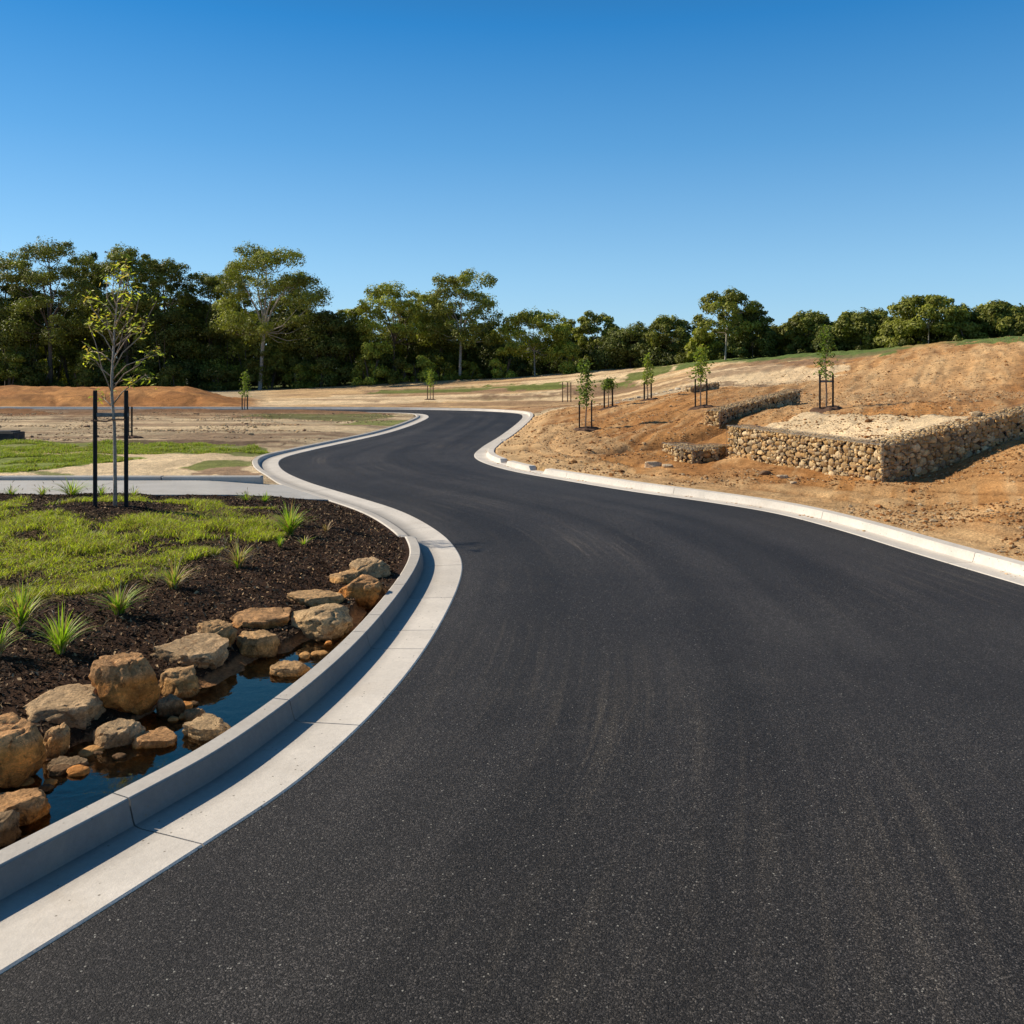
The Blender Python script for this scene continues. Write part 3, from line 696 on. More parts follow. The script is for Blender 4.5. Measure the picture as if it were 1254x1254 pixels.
# ------------------------------------------------------------------ scattered small stuff: chips, clods
def scatter_pts(n, xr, yr, test, seed=1):
    r = np.random.default_rng(seed); x = r.uniform(*xr, n); y = r.uniform(*yr, n); k = test(x, y); return x[k], y[k]
def dist_road(x, y):
    a, _ = seg_dist(x, y, LC); b, _ = seg_dist(x, y, RC); a[inside(x, y, road_poly)] = 0; return a, b
def chips(name, x, y, size, cols, matn, lift=.004, elong=3.0, label=None, seed=3):
    r = np.random.default_rng(seed); n = len(x); z = terrain(x, y) + lift
    a = r.uniform(0, 2 * np.pi, n); sz = size * np.clip(r.lognormal(0, .55, n), .4, 2.2); tl = r.normal(0, .5, n); t2 = r.normal(0, .5, n)
    ux = np.stack([np.cos(a), np.sin(a), tl], 1); uy = np.stack([-np.sin(a), np.cos(a), t2], 1); c = np.stack([x, y, z], 1)
    A = ux * sz[:, None]; B = uy * (sz / elong)[:, None]; U = np.array((0, 0, 1))[None] * (sz * .25)[:, None]
    V = np.stack([c - A, c - B * 1.0, c + A * .9 + B * .3, c + B + U], 1).reshape(-1, 3); k = np.arange(n) * 4
    C = np.array(cols)[r.integers(0, len(cols), n)] * r.uniform(.6, 1.3, n)[:, None]
    g = G(); g.add(V, np.stack([k, k + 1, k + 2, k + 3], 1), np.repeat(C, 4, 0)); o = g.build(name, M[matn]); return tag(o, label, 'mulch' if 'mulch' in name else 'soil', kind='stuff')
def mulch_ok(x, y):
    a, b = dist_road(x, y); l = inside(x, y, LAWN); nn = fbm(x * 2.2, y * 2.0, 5, 121)
    md = (((x + 4.43) / .95) ** 2 + ((y - 9.95) / .5) ** 2) < 1
    return (a > GL + KL + .04) & ~inside(x, y, pond) & (~l | (nn < .44 + .16 * vnoise(x * 40, y * 40, 3)) | md) & (x < np.interp(y, LC[:, 1][:200], LC[:, 0][:200])) & (y < PATH_Y0)
x, y = scatter_pts(240000, (-7.5, .3), (2.6, 11.8), mulch_ok)
chips('mulch', x, y, .0098, [(.035, .018, .009), (.065, .034, .017), (.10, .052, .026), (.02, .011, .006), (.045, .024, .012), (.20, .11, .055), (.36, .24, .13)], 'mulch', label='dark brown bark mulch spread over the planting bed')

def stones(name, x, y, size, cols, matn, label, seed=5, lev=1, sink=.3):
    r = np.random.default_rng(seed); V0, F0 = ICO[lev]; n = len(x); z = terrain(x, y); s = size * r.lognormal(0, .55, n)
    nv = len(V0); jit = 1 + r.normal(0, .16, (n, nv, 1)); sc = np.stack([r.uniform(.8, 1.3, n), r.uniform(.8, 1.3, n), r.uniform(.45, .8, n)], 1)
    a = r.uniform(0, 6.28, n); V = V0[None] * jit * sc[:, None] * s[:, None, None]
    X_ = V[..., 0] * np.cos(a)[:, None] - V[..., 1] * np.sin(a)[:, None]; Y_ = V[..., 0] * np.sin(a)[:, None] + V[..., 1] * np.cos(a)[:, None]
    V = np.stack([X_ + x[:, None], Y_ + y[:, None], V[..., 2] + (z + s * (.5 - sink))[:, None]], 2)
    Fa = (F0[None] + (np.arange(n) * nv)[:, None, None]).reshape(-1, 3)
    C = np.array(cols)[r.integers(0, len(cols), n)] * r.uniform(.7, 1.2, n)[:, None]
    g = G(); g.add(V.reshape(-1, 3), Fa, np.repeat(C, nv, 0)); return tag(g.build(name, M[matn]), label, 'soil', kind='stuff')
def rdirt(x, y):
    a, b = dist_road(x, y); return (b > GR + KR + .1) & (x > np.interp(y, RC[:, 1][:330], RC[:, 0][:330])) & ~inside(x, y, road_poly) & (fbm(x * .9, y * .9, 3, 141) > .36)
u = np.random.default_rng(8); n = 90000; d = np.exp(u.uniform(math.log(6), math.log(40), n)); px = u.uniform(560, 1500, n); x = (px - CX) / F * d; k = rdirt(x, d)
stones('soil_clods', x[k], d[k], .0085, [tuple(ORANGE * .8), tuple(SAND * .7), tuple(RED * .6), tuple(RED * .8), (.45, .33, .2)], 'clod', 'loose clods of orange soil scattered over the graded slope')
n = 30000; d = np.exp(u.uniform(math.log(13.6), math.log(36), n)); px = u.uniform(-150, 480, n); x = (px - CX) / F * d; a, b = dist_road(x, d); k = (a > .8) & (x < np.interp(d, LC[:, 1][:330], LC[:, 0][:330])) & (fbm(x * .5, d * .7, 3, 151) > .5) & (d > 21)
stones('gravel', x[k], d[k], .012, [tuple(FIELD), tuple(BROWN), tuple(SAND)], 'clod', 'loose gravel and clods on the bare field')
# crumbs of soil swept along the kerbs
n = 1500; t = u.uniform(0, 1, n); t = t[(fbm(t * 60, t * 0, 3, 5) > .52)]; n = len(t); i0 = (np.clip(7 + t * 11, 0, 25) * PER).astype(int); off = GR - u.exponential(.05, n) ; x = RC[i0, 0] + RN[i0, 0] * off; y = RC[i0, 1] + RN[i0, 1] * off
k = off > .02
def flatstones(name, x, y, z, size, cols, label):
    global terrain
    t0 = terrain; terrain = lambda a, b: np.full(len(a), z)
    o = stones(name, x, y, size, cols, 'clod', label); terrain = t0; return o
flatstones('grit', x[k], y[k], -.001, .0045, [tuple(SAND), tuple(ORANGE)], 'sandy grit washed into the gutter of the right kerb')

# ------------------------------------------------------------------ lawn blades
def blades(name, x, y, hgt, wid, cols, label, lean=.5, seed=9, z=None):
    r = np.random.default_rng(seed); n = len(x); z = terrain(x, y) - .003 if z is None else z
    a = r.uniform(0, 6.28, n); h = hgt * r.uniform(.5, 1.3, n) * (.45 + 1.3 * smooth((fbm(x * 3.1, y * 3.1, 3, 19) - .3) * 2.5)); ln = r.normal(0, lean, (n, 2)) * h[:, None]; w = wid * r.uniform(.7, 1.3, n)
    c = np.stack([x, y, z], 1); s = np.stack([np.cos(a) * w, np.sin(a) * w, 0 * a], 1)
    mid = c + np.concatenate([ln * .35, (h * .6)[:, None]], 1); tip = c + np.concatenate([ln, (h * .95)[:, None]], 1)
    V = np.stack([c - s, c + s, mid + s * .7, mid - s * .7, tip], 1).reshape(-1, 3); k = np.arange(n) * 5
    cc = np.array(cols)[r.integers(0, len(cols), n)] * r.uniform(.7, 1.3, n)[:, None]
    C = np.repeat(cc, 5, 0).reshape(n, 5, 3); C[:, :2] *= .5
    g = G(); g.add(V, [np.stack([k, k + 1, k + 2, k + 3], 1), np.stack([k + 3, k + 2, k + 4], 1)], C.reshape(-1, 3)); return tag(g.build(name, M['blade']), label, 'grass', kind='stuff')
def lawn_ok(x, y):
    nn = fbm(x * 2.2, y * 2.0, 5, 121) + .25 * (fbm(x * 7, y * 7, 3, 7) - .5); md = (((x + 4.43) / .85) ** 2 + ((y - 9.95) / .45) ** 2) < 1
    r = np.random.default_rng(4).uniform(0, 1, len(x)); tr = inside(x, y, TRAMP)
    return inside(x + (fbm(x * 2, y * 2, 3, 8) - .5) * .5, y + (fbm(x * 2, y * 2, 3, 9) - .5) * .5, LAWN) & (r < smooth((nn - .30) * 3.4) * np.where(tr, .22, 1)) & ~md
x, y = scatter_pts(420000, (-9.0, -1.6), (5.2, 11.7), lawn_ok, 21)
blades('lawn_grass', x, y, .042, .0035, [(.50, .55, .03), (.60, .62, .06), (.27, .32, .025), (.40, .44, .03), (.46, .38, .18), (.34, .24, .12), (.22, .15, .08)], 'patchy bright green grass on the planting bed', .7)
for nm, pl, cnt, hh, lb in [('verge_grass', [(-120, 580), (0, 579.5), (33, 579), (74, 573), (112, 568), (153, 565), (175, 562), (112, 558), (0, 557), (-120, 557)], 70000, .035, 'bright green lawn strip between the two paths at the left'),
                        ('bank_grass', [(-120, 556), (120, 556), (325, 556), (330, 552), (300, 545), (150, 542), (-120, 542)], 60000, .04, 'olive green grass band beyond the narrow path at the left')]:
    pp = wpoly(pl); x, y = scatter_pts(cnt, (pp[:, 0].min(), pp[:, 0].max()), (pp[:, 1].min(), pp[:, 1].max()), lambda a, b: inside(a, b, pp) & (fbm(a * 1.2, b * .9, 3, 77) > .40), 31)
    blades(nm, x, y, hh, .006, [(.30, .37, .04), (.22, .28, .03), (.38, .38, .09), (.34, .28, .12)], lb)

# ------------------------------------------------------------------ grass tufts
def tuft(px, py, w, h, n, brown, label, seed, z=.12, group='grass tufts planted in the mulch'):
    x0, y0 = P(px, py, z); z0 = zt(x0, y0); d = y0; R = w / 2 * d / F; Hh = h * d / F; r = random.Random(seed); g = G()
    for i in range(n):
        a = r.uniform(0, 6.283); out = R * (r.random() ** .6) * 1.15; hh = Hh * r.uniform(.55, 1.08) * (1 - .35 * out / R / 1.15); b = R * .13
        p0 = np.array((x0 + b * math.cos(a) * r.random(), y0 + b * math.sin(a) * r.random(), z0 - .01)); dirv = np.array((math.cos(a + r.uniform(-.3, .3)), math.sin(a + r.uniform(-.3, .3)), 0))
        bend = r.uniform(.1, .5); wd = .0042 * (1.3 if r.random() < .4 else 1); pr = np.array((-dirv[1], dirv[0], 0)) * wd
        V = []; K = 5
        for k in range(K + 1):
            t = k / K; hz = hh * (1.35 * t - .35 * t ** 2 - bend * (out / max(R, .01)) * t ** 3 * .55)
            q = p0 + dirv * out * t ** 1.6 + np.array((0, 0, hz)); s = (1 - t ** 2.2) + .05; V += [q - pr * s, q + pr * s]
        Fq = np.array([[2 * k, 2 * k + 1, 2 * k + 3, 2 * k + 2] for k in range(K)])
        if r.random() < brown: c = np.array(r.choice([(.56, .40, .22), (.42, .25, .14), (.62, .48, .28)]))
        else: c = np.array(r.choice([(.30, .44, .03), (.40, .54, .05), (.20, .32, .03), (.46, .54, .08)]))
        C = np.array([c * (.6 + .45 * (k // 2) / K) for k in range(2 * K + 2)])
        g.add(V, Fq, C)
        if brown > 0 and r.random() < brown * .35:      # seed head
            tip = V[-1]; g.tube([tip - dirv * .0, tip + dirv * .012 + np.array((0, 0, .02)), tip + dirv * .03 + np.array((0, 0, .03))], [.002, .004, .001], 4, (.46, .33, .24))
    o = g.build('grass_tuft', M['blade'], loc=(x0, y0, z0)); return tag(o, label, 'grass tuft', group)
T = [(355, 656, 52, 42, 190, .12, 'upright bright green grass tuft at the far end of the mulch'),
 (292, 700, 46, 36, 80, .6, 'brown-tipped grass tuft between lawn and mulch, second from the far end'),
 (213, 728, 58, 40, 90, .6, 'straggly half-brown grass tuft at the lawn edge'),
 (146, 758, 60, 46, 110, .1, 'spiky green grass tuft alone on dark mulch in front of the half-brown one'),
 (26, 780, 56, 62, 120, .3, 'tall grass tuft with pale seed heads near the left edge'),
 (74, 804, 66, 60, 100, .05, 'dark green grass tuft with long arching blades above the flat boulder'),
 (-4, 815, 46, 60, 80, .15, 'grass tuft cut off by the left edge of the view'),
 (343, 671, 16, 20, 30, 0, 'tiny green sprout just below the farthest tuft'),
 (372, 668, 30, 16, 26, .5, 'small thin tuft with bent blades right of the farthest tuft'),
 (400, 650, 22, 16, 16, .8, 'sparse dry tuft near the kerb on the mulch'),
 (88, 607, 60, 22, 110, .1, 'wide bright tuft beside the path left of the staked tree'),
 (52, 606, 26, 16, 40, .1, 'small tuft beside the path, left of the wide bright one'),
 (124, 607, 22, 20, 40, .1, 'small tuft by the path between the stakes'),
 (164, 607, 24, 16, 40, .3, 'low tuft by the path right of the black stakes'),
 (302, 611, 26, 14, 50, 0, 'low leafy green clump by the path near the kerb, left one of two'),
 (325, 613, 24, 14, 50, 0, 'low leafy green clump by the path, nearest the kerb'),
 (14, 606, 30, 14, 50, .2, 'short tuft beside the path at the left edge'),
 (38, 1010, 18, 14, 14, 0, 'little bright green sprout by the kerb at the corner of the pond')]
for i, t in enumerate(T): tuft(t[0], t[1], t[2] * 1.25, t[3] * 1.12, t[4], min(1, t[5] + .18), t[6], 100 + i, z=.12 if t[1] < 1000 else .0)

# ------------------------------------------------------------------ saplings and their stakes
def leaves_at(g, pts, r, n, spread, ln, wd, cols, droop=.4):
    for p in pts:
        for _ in range(n):
            q = np.array(p) + np.array([r.gauss(0, spread), r.gauss(0, spread), r.gauss(0, spread)])
            a = r.uniform(0, 6.283); d = np.array((math.cos(a), math.sin(a), r.uniform(-1, .5) - droop * .3)); d /= np.linalg.norm(d)
            s = np.cross(d, (r.gauss(0, 1), r.gauss(0, 1), r.gauss(0, 1))); s /= np.linalg.norm(s) + 1e-6; l = ln * r.uniform(.6, 1.3); w = wd * r.uniform(.7, 1.2)
            c = np.array(r.choice(cols)) * r.uniform(.75, 1.25)
            g.add([q, q + d * l * .45 + s * w, q + d * l, q + d * l * .45 - s * w], np.array([[0, 1, 2, 3]]), c)
YL = [(.60, .56, .06), (.46, .47, .05), (.72, .66, .12), (.32, .35, .04), (.52, .34, .09)]
BX, BY = P(141, 626, .16); BZ = zt(BX, BY); BD = BY
def pw(px, py, dy=0): return (X(px, BD + dy), BD + dy, Zp(py, BD + dy))
tree = empty('young_tree', (BX, BY, BZ), 'slender young tree with sparse yellow-green leaves in the foreground between two black stakes', 'tree', 'newly planted staked trees')
g = G(); r = random.Random(3)
trunk = [(141, 627), (141, 590), (140.5, 545), (140, 520), (137, 485), (137, 462), (139, 430), (140, 405), (143, 375), (146, 350), (149, 333)]
BK = (.38, .31, .26)
g.tube([pw(*p) for p in trunk], [.024, .02, .018, .017, .016, .0145, .012, .010, .007, .005, .003], 8, BK)
br = [[(136.5, 480), (127, 457), (118, 442), (104, 437)], [(137, 462), (125, 452), (117, 420), (108, 396)], [(137.5, 466), (155, 447), (180, 438), (200, 432)], [(137, 478), (152, 458), (170, 447), (186, 428)],
      [(138, 455), (150, 432), (172, 412), (176, 398), (192, 368)], [(139, 440), (153, 418), (166, 397)], [(138.5, 432), (127, 412), (116, 404)], [(139.5, 420), (152, 400), (166, 385), (172, 356)],
      [(140, 412), (126, 394), (113, 378), (107, 362)], [(141, 396), (154, 380), (163, 364)], [(142, 382), (131, 365), (131, 343)], [(144, 370), (154, 354), (159, 335)], [(141, 402), (148, 384), (151, 358)],
      [(146, 352), (150, 342), (153, 326)], [(137, 497), (129, 490), (124, 484)], [(137, 497), (150, 480), (166, 468), (178, 459), (184, 466)], [(138, 444), (124, 432), (112, 430)], [(141, 390), (132, 376), (121, 369)],
      [(138, 448), (146, 424), (151, 405)], [(140, 426), (133, 404), (130, 386)], [(139, 470), (160, 462), (163, 470)], [(140, 425), (160, 410), (180, 405)], [(143, 378), (138, 358), (139, 340)]]
gl = G()
for b in br:
    k = r.uniform(-.30, .30); n = len(b); pts = [pw(p[0], p[1], k * i / (n - 1)) for i, p in enumerate(b)]
    g.tube(pts, list(np.linspace(.0085, .0022, n)), 5, (.38, .27, .20)); P3 = [Vector(p) for p in pts]
    for t in range(r.randint(3, 5)):
        s = r.uniform(.45, 1.0) * (n - 1); i = min(int(s), n - 2); q = P3[i].lerp(P3[i + 1], s - i); dv = (P3[i + 1] - P3[i]).normalized(); e = q + Vector((r.gauss(0, .06), r.gauss(0, .06), r.uniform(.0, .12))) + dv * .04
        g.tube([q, q.lerp(e, .5) + Vector((0, 0, .008)), e], [.003, .0022, .0014], 4, (.30, .21, .12))
        leaves_at(gl, [tuple(e)], r, 4, .028, .062, .0085, YL); leaves_at(gl, [tuple(q.lerp(e, .5))], r, 1, .02, .06, .008, YL)
    leaves_at(gl, [pts[-1]], r, 7, .035, .065, .0085, YL)
to = g.build('trunk', M['bark'], tree, True); to.matrix_parent_inverse = tree.matrix_world.inverted()
def child(o, par):
    """keep world coordinates of a mesh built in world space under its thing"""
    o.parent = par; o.data.transform(__import__('mathutils').Matrix.Translation(-par.location)); o.matrix_parent_inverse.identity()
child(to, tree); child(gl.build('leaves', M['young']), tree)
BLK = (.018, .018, .02); WEA = (.16, .11, .07)
def support(px_list, top, base_z, loc, label, d, bar=None, colr=BLK, w=.028, strap=True):
    t = empty('tree_support', loc, label, 'stakes', 'timber stakes around the young trees')
    for px in px_list:
        g = G(); x = X(px, d); zb = zt(x, d) - .05
        g.box((x, d, (zb + top) / 2), (w * 1.35, w * 1.35, top - zb), colr, .006); child(g.build('stake', M['stake']), t)
    if bar:
        g = G(); xa, xb = X(px_list[0], d), X(px_list[-1], d); z = bar
        g.box(((xa + xb) / 2, d, z), (abs(xb - xa) + .05, .02, .045), (.16, .16, .165), .005); child(g.build('crossbar', M['stake']), t)
        if strap:
            g = G(); g.tube([(xa, d - .02, z - .06), ((xa * .6 + xb * .4), d - .03, z - .075), ((xa + xb) / 2, d - .03, z - .055), (xb, d - .02, z - .05)], .008, 6, (.30, .14, .08)); child(g.build('tie_strap', M['plain']), t)
    return t
support([116.5, 154.5], Zp(478, BD), 0, (BX, BY, BZ), 'pair of black stakes with a grey crossbar holding the foreground tree', BD, Zp(508, BD))

def sapling(px, base, top, stakes_top, xs, d, label, slabel, cw, bar=False, dark=False, seed=1, crown=True):
    x = X(px, d); z = zt(x, d); r = random.Random(seed); ht = Zp(top, d) - z; loc = (x, d, z)
    if crown:
        t = empty('young_tree', loc, label, 'tree', 'newly planted staked trees'); g = G(); gl = G()
        pts = [(x + r.gauss(0, .01) * k, d + r.gauss(0, .01), z + ht * k / 5 * .97) for k in range(6)]; g.tube(pts, [.02, .018, .015, .011, .007, .003], 6, (.20, .14, .10))
        zc = Zp(stakes_top, d) + .02; cwm = cw / 2 * d / F; cols = [(.13, .18, .035), (.18, .24, .04), (.09, .13, .03)] if dark else [(.22, .27, .04), (.28, .32, .06), (.14, .19, .035)]
        nb = 24
        for k in range(nb):
            f = (k + r.random()) / nb; zz = zc - .12 + (z + ht - zc + .12) * f; a = r.uniform(0, 6.28); l = cwm * (1.15 - .8 * f) * r.uniform(.6, 1.15)
            e = (x + math.cos(a) * l, d + math.sin(a) * l, zz + l * .6); q = (x, d, min(zz, z + ht * .97)); g.tube([q, ((q[0] + e[0]) / 2, (q[1] + e[1]) / 2, (q[2] + e[2]) / 2 + .02), e], [.006, .004, .002], 4, (.24, .17, .11))
            leaves_at(gl, [e, tuple((np.array(q) + np.array(e)) / 2)], r, 11, .05 + .015 * (d > 20), .085, .017 + .006 * (d > 20), cols)
        leaves_at(gl, [(x, d, z + ht)], r, 14, .04, .08, .015, cols)
        child(g.build('trunk', M['bark']), t); child(gl.build('leaves', M['young']), t)
    support(xs, Zp(stakes_top, d), z, loc, slabel, d, (Zp(stakes_top + 9, d) if bar else None), (.03, .024, .02) if d < 30 else WEA, .026 if d < 24 else .035, False)
    # watering dish of dark soil
    g = G(); n = 26; V = []
    for rr_, hh_ in ((1, .0), (.75, .03), (.0, .05)):
        for k in range(n):
            a = k / n * 6.283; q = (x + math.cos(a) * rr_ * .34 * (1 + .15 * math.sin(3 * a + px)), d + math.sin(a) * rr_ * .34); V.append((*q, 0))
    V = np.array(V); V[:, 2] = terrain(V[:, 0], V[:, 1]) + np.repeat([-.02, .035, .05], n)
    Fq = np.array([[a * n + k, a * n + (k + 1) % n, (a + 1) * n + (k + 1) % n, (a + 1) * n + k] for a in range(2) for k in range(n)])
    V[:, :] += np.random.default_rng(int(px)).normal(0, .008, V.shape); g.add(V, Fq, (.11, .06, .035)); tag(g.build('soil_ring', M['clod']), kind='structure')
S = [(717, 526, 445, 491, (709.5, 724.5), 'slim sapling nearest the bend of the right kerb, with drooping leaves', 'pair of dark stakes around the sapling nearest the bend', 15, False, True),
 (793, 490, 437, 469, (789, 797.5), 'narrow bright sapling at the top of the orange slope', 'stakes around the narrow bright sapling on top of the orange slope', 12, False, False),
 (858, 499, 428, 464, (851.5, 865.5), 'bushy sapling left of the small stone wall on the slope', 'stakes around the bushy sapling left of the upper stone wall', 17, False, False),
 (1012, 503, 401, 458, (1004, 1020), 'tallest sapling on the right slope behind the main stone wall', 'stakes with a crossbar around the tallest sapling on the right slope', 22, True, True),
 (745, 499, 466, 473, (740, 750), 'small squat sapling in front of the green terrace strip', 'stakes around the squat sapling in front of the terrace', 13, False, True),
 (527, 491, 455, 472, (523.5, 530.5), 'little sapling beyond the far end of the road', 'thin stakes around the little sapling beyond the road', 9, False, False),
 (300, 501, 456, 484, (296.5, 303), 'little sapling at the right foot of the orange mound', 'thin stakes around the sapling at the foot of the orange mound', 10, False, False),
 (159, 536, 0, 498, (157, 161.5), '', 'weathered bare stakes behind the foreground tree on the field', 0, False, False),
 (695, 493, 0, 468, (689, 695, 699), '', 'three bare stakes without a tree on the sandy terrace', 0, False, False)]
for i, s in enumerate(S):
    px, base = s[0], s[1]; hx, hd = hit(px, base, 13.8)
    sapling(px, base, s[2], s[3], s[4], hd, s[5], s[6], s[7], s[8], s[9], 40 + i, crown=bool(s[5]))

# ------------------------------------------------------------------ gabion walls
SC = [(.52, .33, .145), (.62, .43, .21), (.46, .28, .12), (.38, .27, .15), (.68, .50, .28), (.52, .31, .12)]
def gabion(A, B, thick, za, zb_, ta, tb, label, inward, cell=.135, seed=1, endA=True, endB=True, inner=False):
    """stone-filled wire basket from A to B; outer face on the side away from `inward`"""
    A = np.array(A, float); B = np.array(B, float); dr = (B - A); Ln = np.linalg.norm(dr); dr /= Ln; nv = np.array(inward, float); nv -= dr * nv.dot(dr); nv /= np.linalg.norm(nv)
    t = empty('stone_wall', (*((A + B) / 2), (za + zb_) / 2), label, 'stone wall', 'wire-caged stone walls on the building site'); r = random.Random(seed); g = G(); V0, F0 = ICO[2]
    core = []
    ins = .085
    for q, z0, z1 in ((A + dr * ins, za, ta), (B - dr * ins, zb_, tb)):
        for o in (ins, thick - ins): core += [(*(q + nv * o), z0 - .1), (*(q + nv * o), z1 - ins)]
    g.add(core, np.array([[0, 4, 5, 1], [2, 3, 7, 6], [1, 5, 7, 3], [0, 1, 3, 2], [4, 6, 7, 5]]), (.045, .03, .02))  # dark core box, paints shade into the gaps between the stones
    def zz(s, f): return (za + (zb_ - za) * s) + ((ta + (tb - ta) * s) - (za + (zb_ - za) * s)) * f
    faces = []   # (fn(u,v)->point, normal, U length, V length)
    faces.append((lambda u, v: np.array([*(A + dr * u * Ln), zz(u, v)]), np.array([*-nv, 0]), Ln, max(ta - za, tb - zb_)))
    faces.append((lambda u, v: np.array([*(A + dr * u * Ln + nv * v * thick), zz(u, 1)]), np.array([0, 0, 1.]), Ln, thick))
    if endA: faces.append((lambda u, v: np.array([*(A + nv * u * thick), zz(0, v)]), np.array([*-dr, 0]), thick, ta - za))
    if endB: faces.append((lambda u, v: np.array([*(B + nv * u * thick), zz(1, v)]), np.array([*dr, 0]), thick, tb - zb_))
    if inner: faces.append((lambda u, v: np.array([*(A + dr * u * Ln + nv * thick), zz(u, v)]), np.array([*nv, 0]), Ln, max(ta - za, tb - zb_)))
    w = G()
    for fn, nrm, LU, LV in faces:
        placed = []
        top_ = nrm[2] > .5
        for fac, tries in (((.6, 3), (.42, 8), (.3, 14)) if top_ else ((1.05, 1.6), (.8, 4), (.55, 10), (.38, 20), (.28, 26))):
            for _ in range(int(tries * LU * LV / (cell * cell))):
                u, v = r.random(), r.random(); rad = cell * fac * r.uniform(.45, .62); X2, Y2 = u * LU, v * LV
                if X2 < rad * .7 or X2 > LU - rad * .7 or Y2 < rad * .5 or Y2 > LV - rad * .85: continue
                if any((X2 - a_) ** 2 + ((Y2 - b_) * 1.25) ** 2 < ((rad + c_) * .80) ** 2 for a_, b_, c_ in placed): continue
                placed.append((X2, Y2, rad)); p = fn(u, v) - nrm * (rad * .66 + (0 if top_ else r.uniform(.0, .012))); U = fn(min(u + .01, 1), v) - fn(max(u - .01, 0), v); U /= np.linalg.norm(U) + 1e-9; Vv = np.cross(nrm, U)
                su = rad * r.uniform(1.0, 1.35); sv = rad * r.uniform(.75, 1.05); sn = rad * r.uniform(.6, .68); an = r.uniform(-.6, .6); ca, sa = math.cos(an), math.sin(an); W = V0.copy()
                for kk in range(7):
                    k1 = np.array(Vector((r.gauss(0, 1), r.gauss(0, 1), r.gauss(0, 1))).normalized()); dd_ = W @ k1; tt = r.uniform(.5, .8); W = W - np.outer(np.clip(dd_ - tt, 0, None) * .95, k1)
                Q = np.outer(W[:, 0] * ca - W[:, 1] * sa, U) * su + np.outer(W[:, 0] * sa + W[:, 1] * ca, Vv) * sv + np.outer(W[:, 2], nrm) * sn
                g.add(Q + p, F0, np.array(r.choice(SC)) * r.uniform(.62, 1.1))
        sp = .11; nu = max(1, round(LU / sp)); nvv = max(1, round(LV / sp))
        for i in range(nu + 1): w.tube([fn(i / nu, 0) + nrm * .006, fn(i / nu, 1) + nrm * .006], .0016 if 0 < i < nu else .0022, 3, cap=False)
        for j in range(nvv + 1): w.tube([fn(0, j / nvv) + nrm * .006, fn(1, j / nvv) + nrm * .006], .0016 if 0 < j < nvv else .0022, 3, cap=False)
    child(g.build('stones', M['stone'], smooth_=True), t); child(w.build('wire_mesh', M['wire']), t)
gabion(C1, C0, .42, .10, .04, .765, .715, 'long sunlit tan stone wall facing the road, front side of the open corner enclosure', (1, .3), seed=1, endB=True)
gabion(C0 + (.02, .01), W2, .42, .0, .92, .725, Zp(500, 12.75) + .16, 'shaded stone wall climbing the slope to the right from the enclosure corner', (0, 1), seed=2, endA=False, endB=True)
a2 = np.array([X(811, 16.9), 16.9]); b2 = np.array([X(850, 15.3), 15.3]); c2 = np.array([X(893, 15.9), 15.9])
gabion(a2, b2, .45, -.02, .03, .36, .37, 'low pale stone wall stub left of the long sunlit wall', (1, .4), seed=3)
gabion(b2 - (.03, .01), c2, .45, .0, .05, .375, .40, 'short shaded low stone wall joining the stub to the long wall', (0, 1), seed=4)
d3 = np.array([X(881, 19.0), 19.0]); e3 = np.array([X(982, 21.6), 21.6])
gabion(d3, e3, .4, Zp(522, 19) - .05, Zp(492, 21.6) - .1, Zp(503, 19), Zp(477, 21.6), 'separate stone wall higher on the slope with a bright end face', (-.5, 1), seed=5, cell=.15)
f4 = hit(846, 481); g4 = hit(882, 476)
gabion(f4, g4, .35, zt(*f4) - .05, zt(*g4) - .05, Zp(474, f4[1]), Zp(468, g4[1]), 'smallest low stone wall at the top of the orange slope behind the bushy sapling', (-.3, 1), seed=6, cell=.16)
# rocks set along the terrace edge and loose stones
rr = random.Random(12)
LS = [(757 + i * 8.2 + rr.uniform(-1, 1), 493 - i * 1.9 + rr.uniform(-.6, .6), rr.uniform(6, 9)) for i in range(10)] 
for i, (px, py, w) in enumerate(LS):
    x, d = hit(px, py, 16); z = zt(x, d); s = w * d / F / 2; V, Fa = boulder(200 + i, s, s * .7, s * .42, 3, 9, rr.uniform(0, 3)); g = G(); g.add(V + np.array((x, d, z + s * .1)), Fa, (.50, .43, .33))
    tag(g.build('rock', M['stone'], smooth_=True, loc=(x, d, z)), 'pale rock in the line edging the sandy terrace', 'rock', 'pale rocks edging the terrace')
for i, (px, py, w, lab) in enumerate([(958, 586, 15, 'white flat stone at the foot of the long sunlit wall'), (938, 583, 16, 'dark brown clod of rock under the sunlit wall'), (800, 572, 22, 'broken pale slab left of the low wall stub'), (818, 574, 14, 'small pale stone in front of the low wall stub'), (972, 592, 9, 'little tan stone right of the white flat one')]):
    x, d = hit(px, py, 10); z = zt(x, d); s = w * d / F / 2; V, Fa = boulder(230 + i, s, s * .6, s * .4, 4, 12); g = G(); g.add(V + np.array((x, d, z + s * .15)), Fa, (.20, .12, .07) if i == 1 else (.60, .46, .30))
    tag(g.build('rock', M['stone'], smooth_=True, loc=(x, d, z)), lab, 'rock')
# concrete edging strip behind the enclosure
g = G(); pa, pb, pc = np.array(hit(905, 519, 14)), np.array((4.9, 17.2)), np.array((6.4, 17.0))

# dark box on the field at the left edge
x, d = hit(8, 539, 14); g = G(); z = zt(x, d); t = empty('drain_pit', (x, d, z), 'dark grey low concrete pit box at the left edge of the bare field', 'drain pit')
g.box((x, d, z + .09), (.62, .5, .24), (.05, .047, .045), .02); child(g.build('pit_body', M['concrete']), t); g = G(); g.box((x - .03, d, z + .225), (.5, .42, .03), (.08, .075, .07), .008); child(g.build('lid', M['concrete']), t)
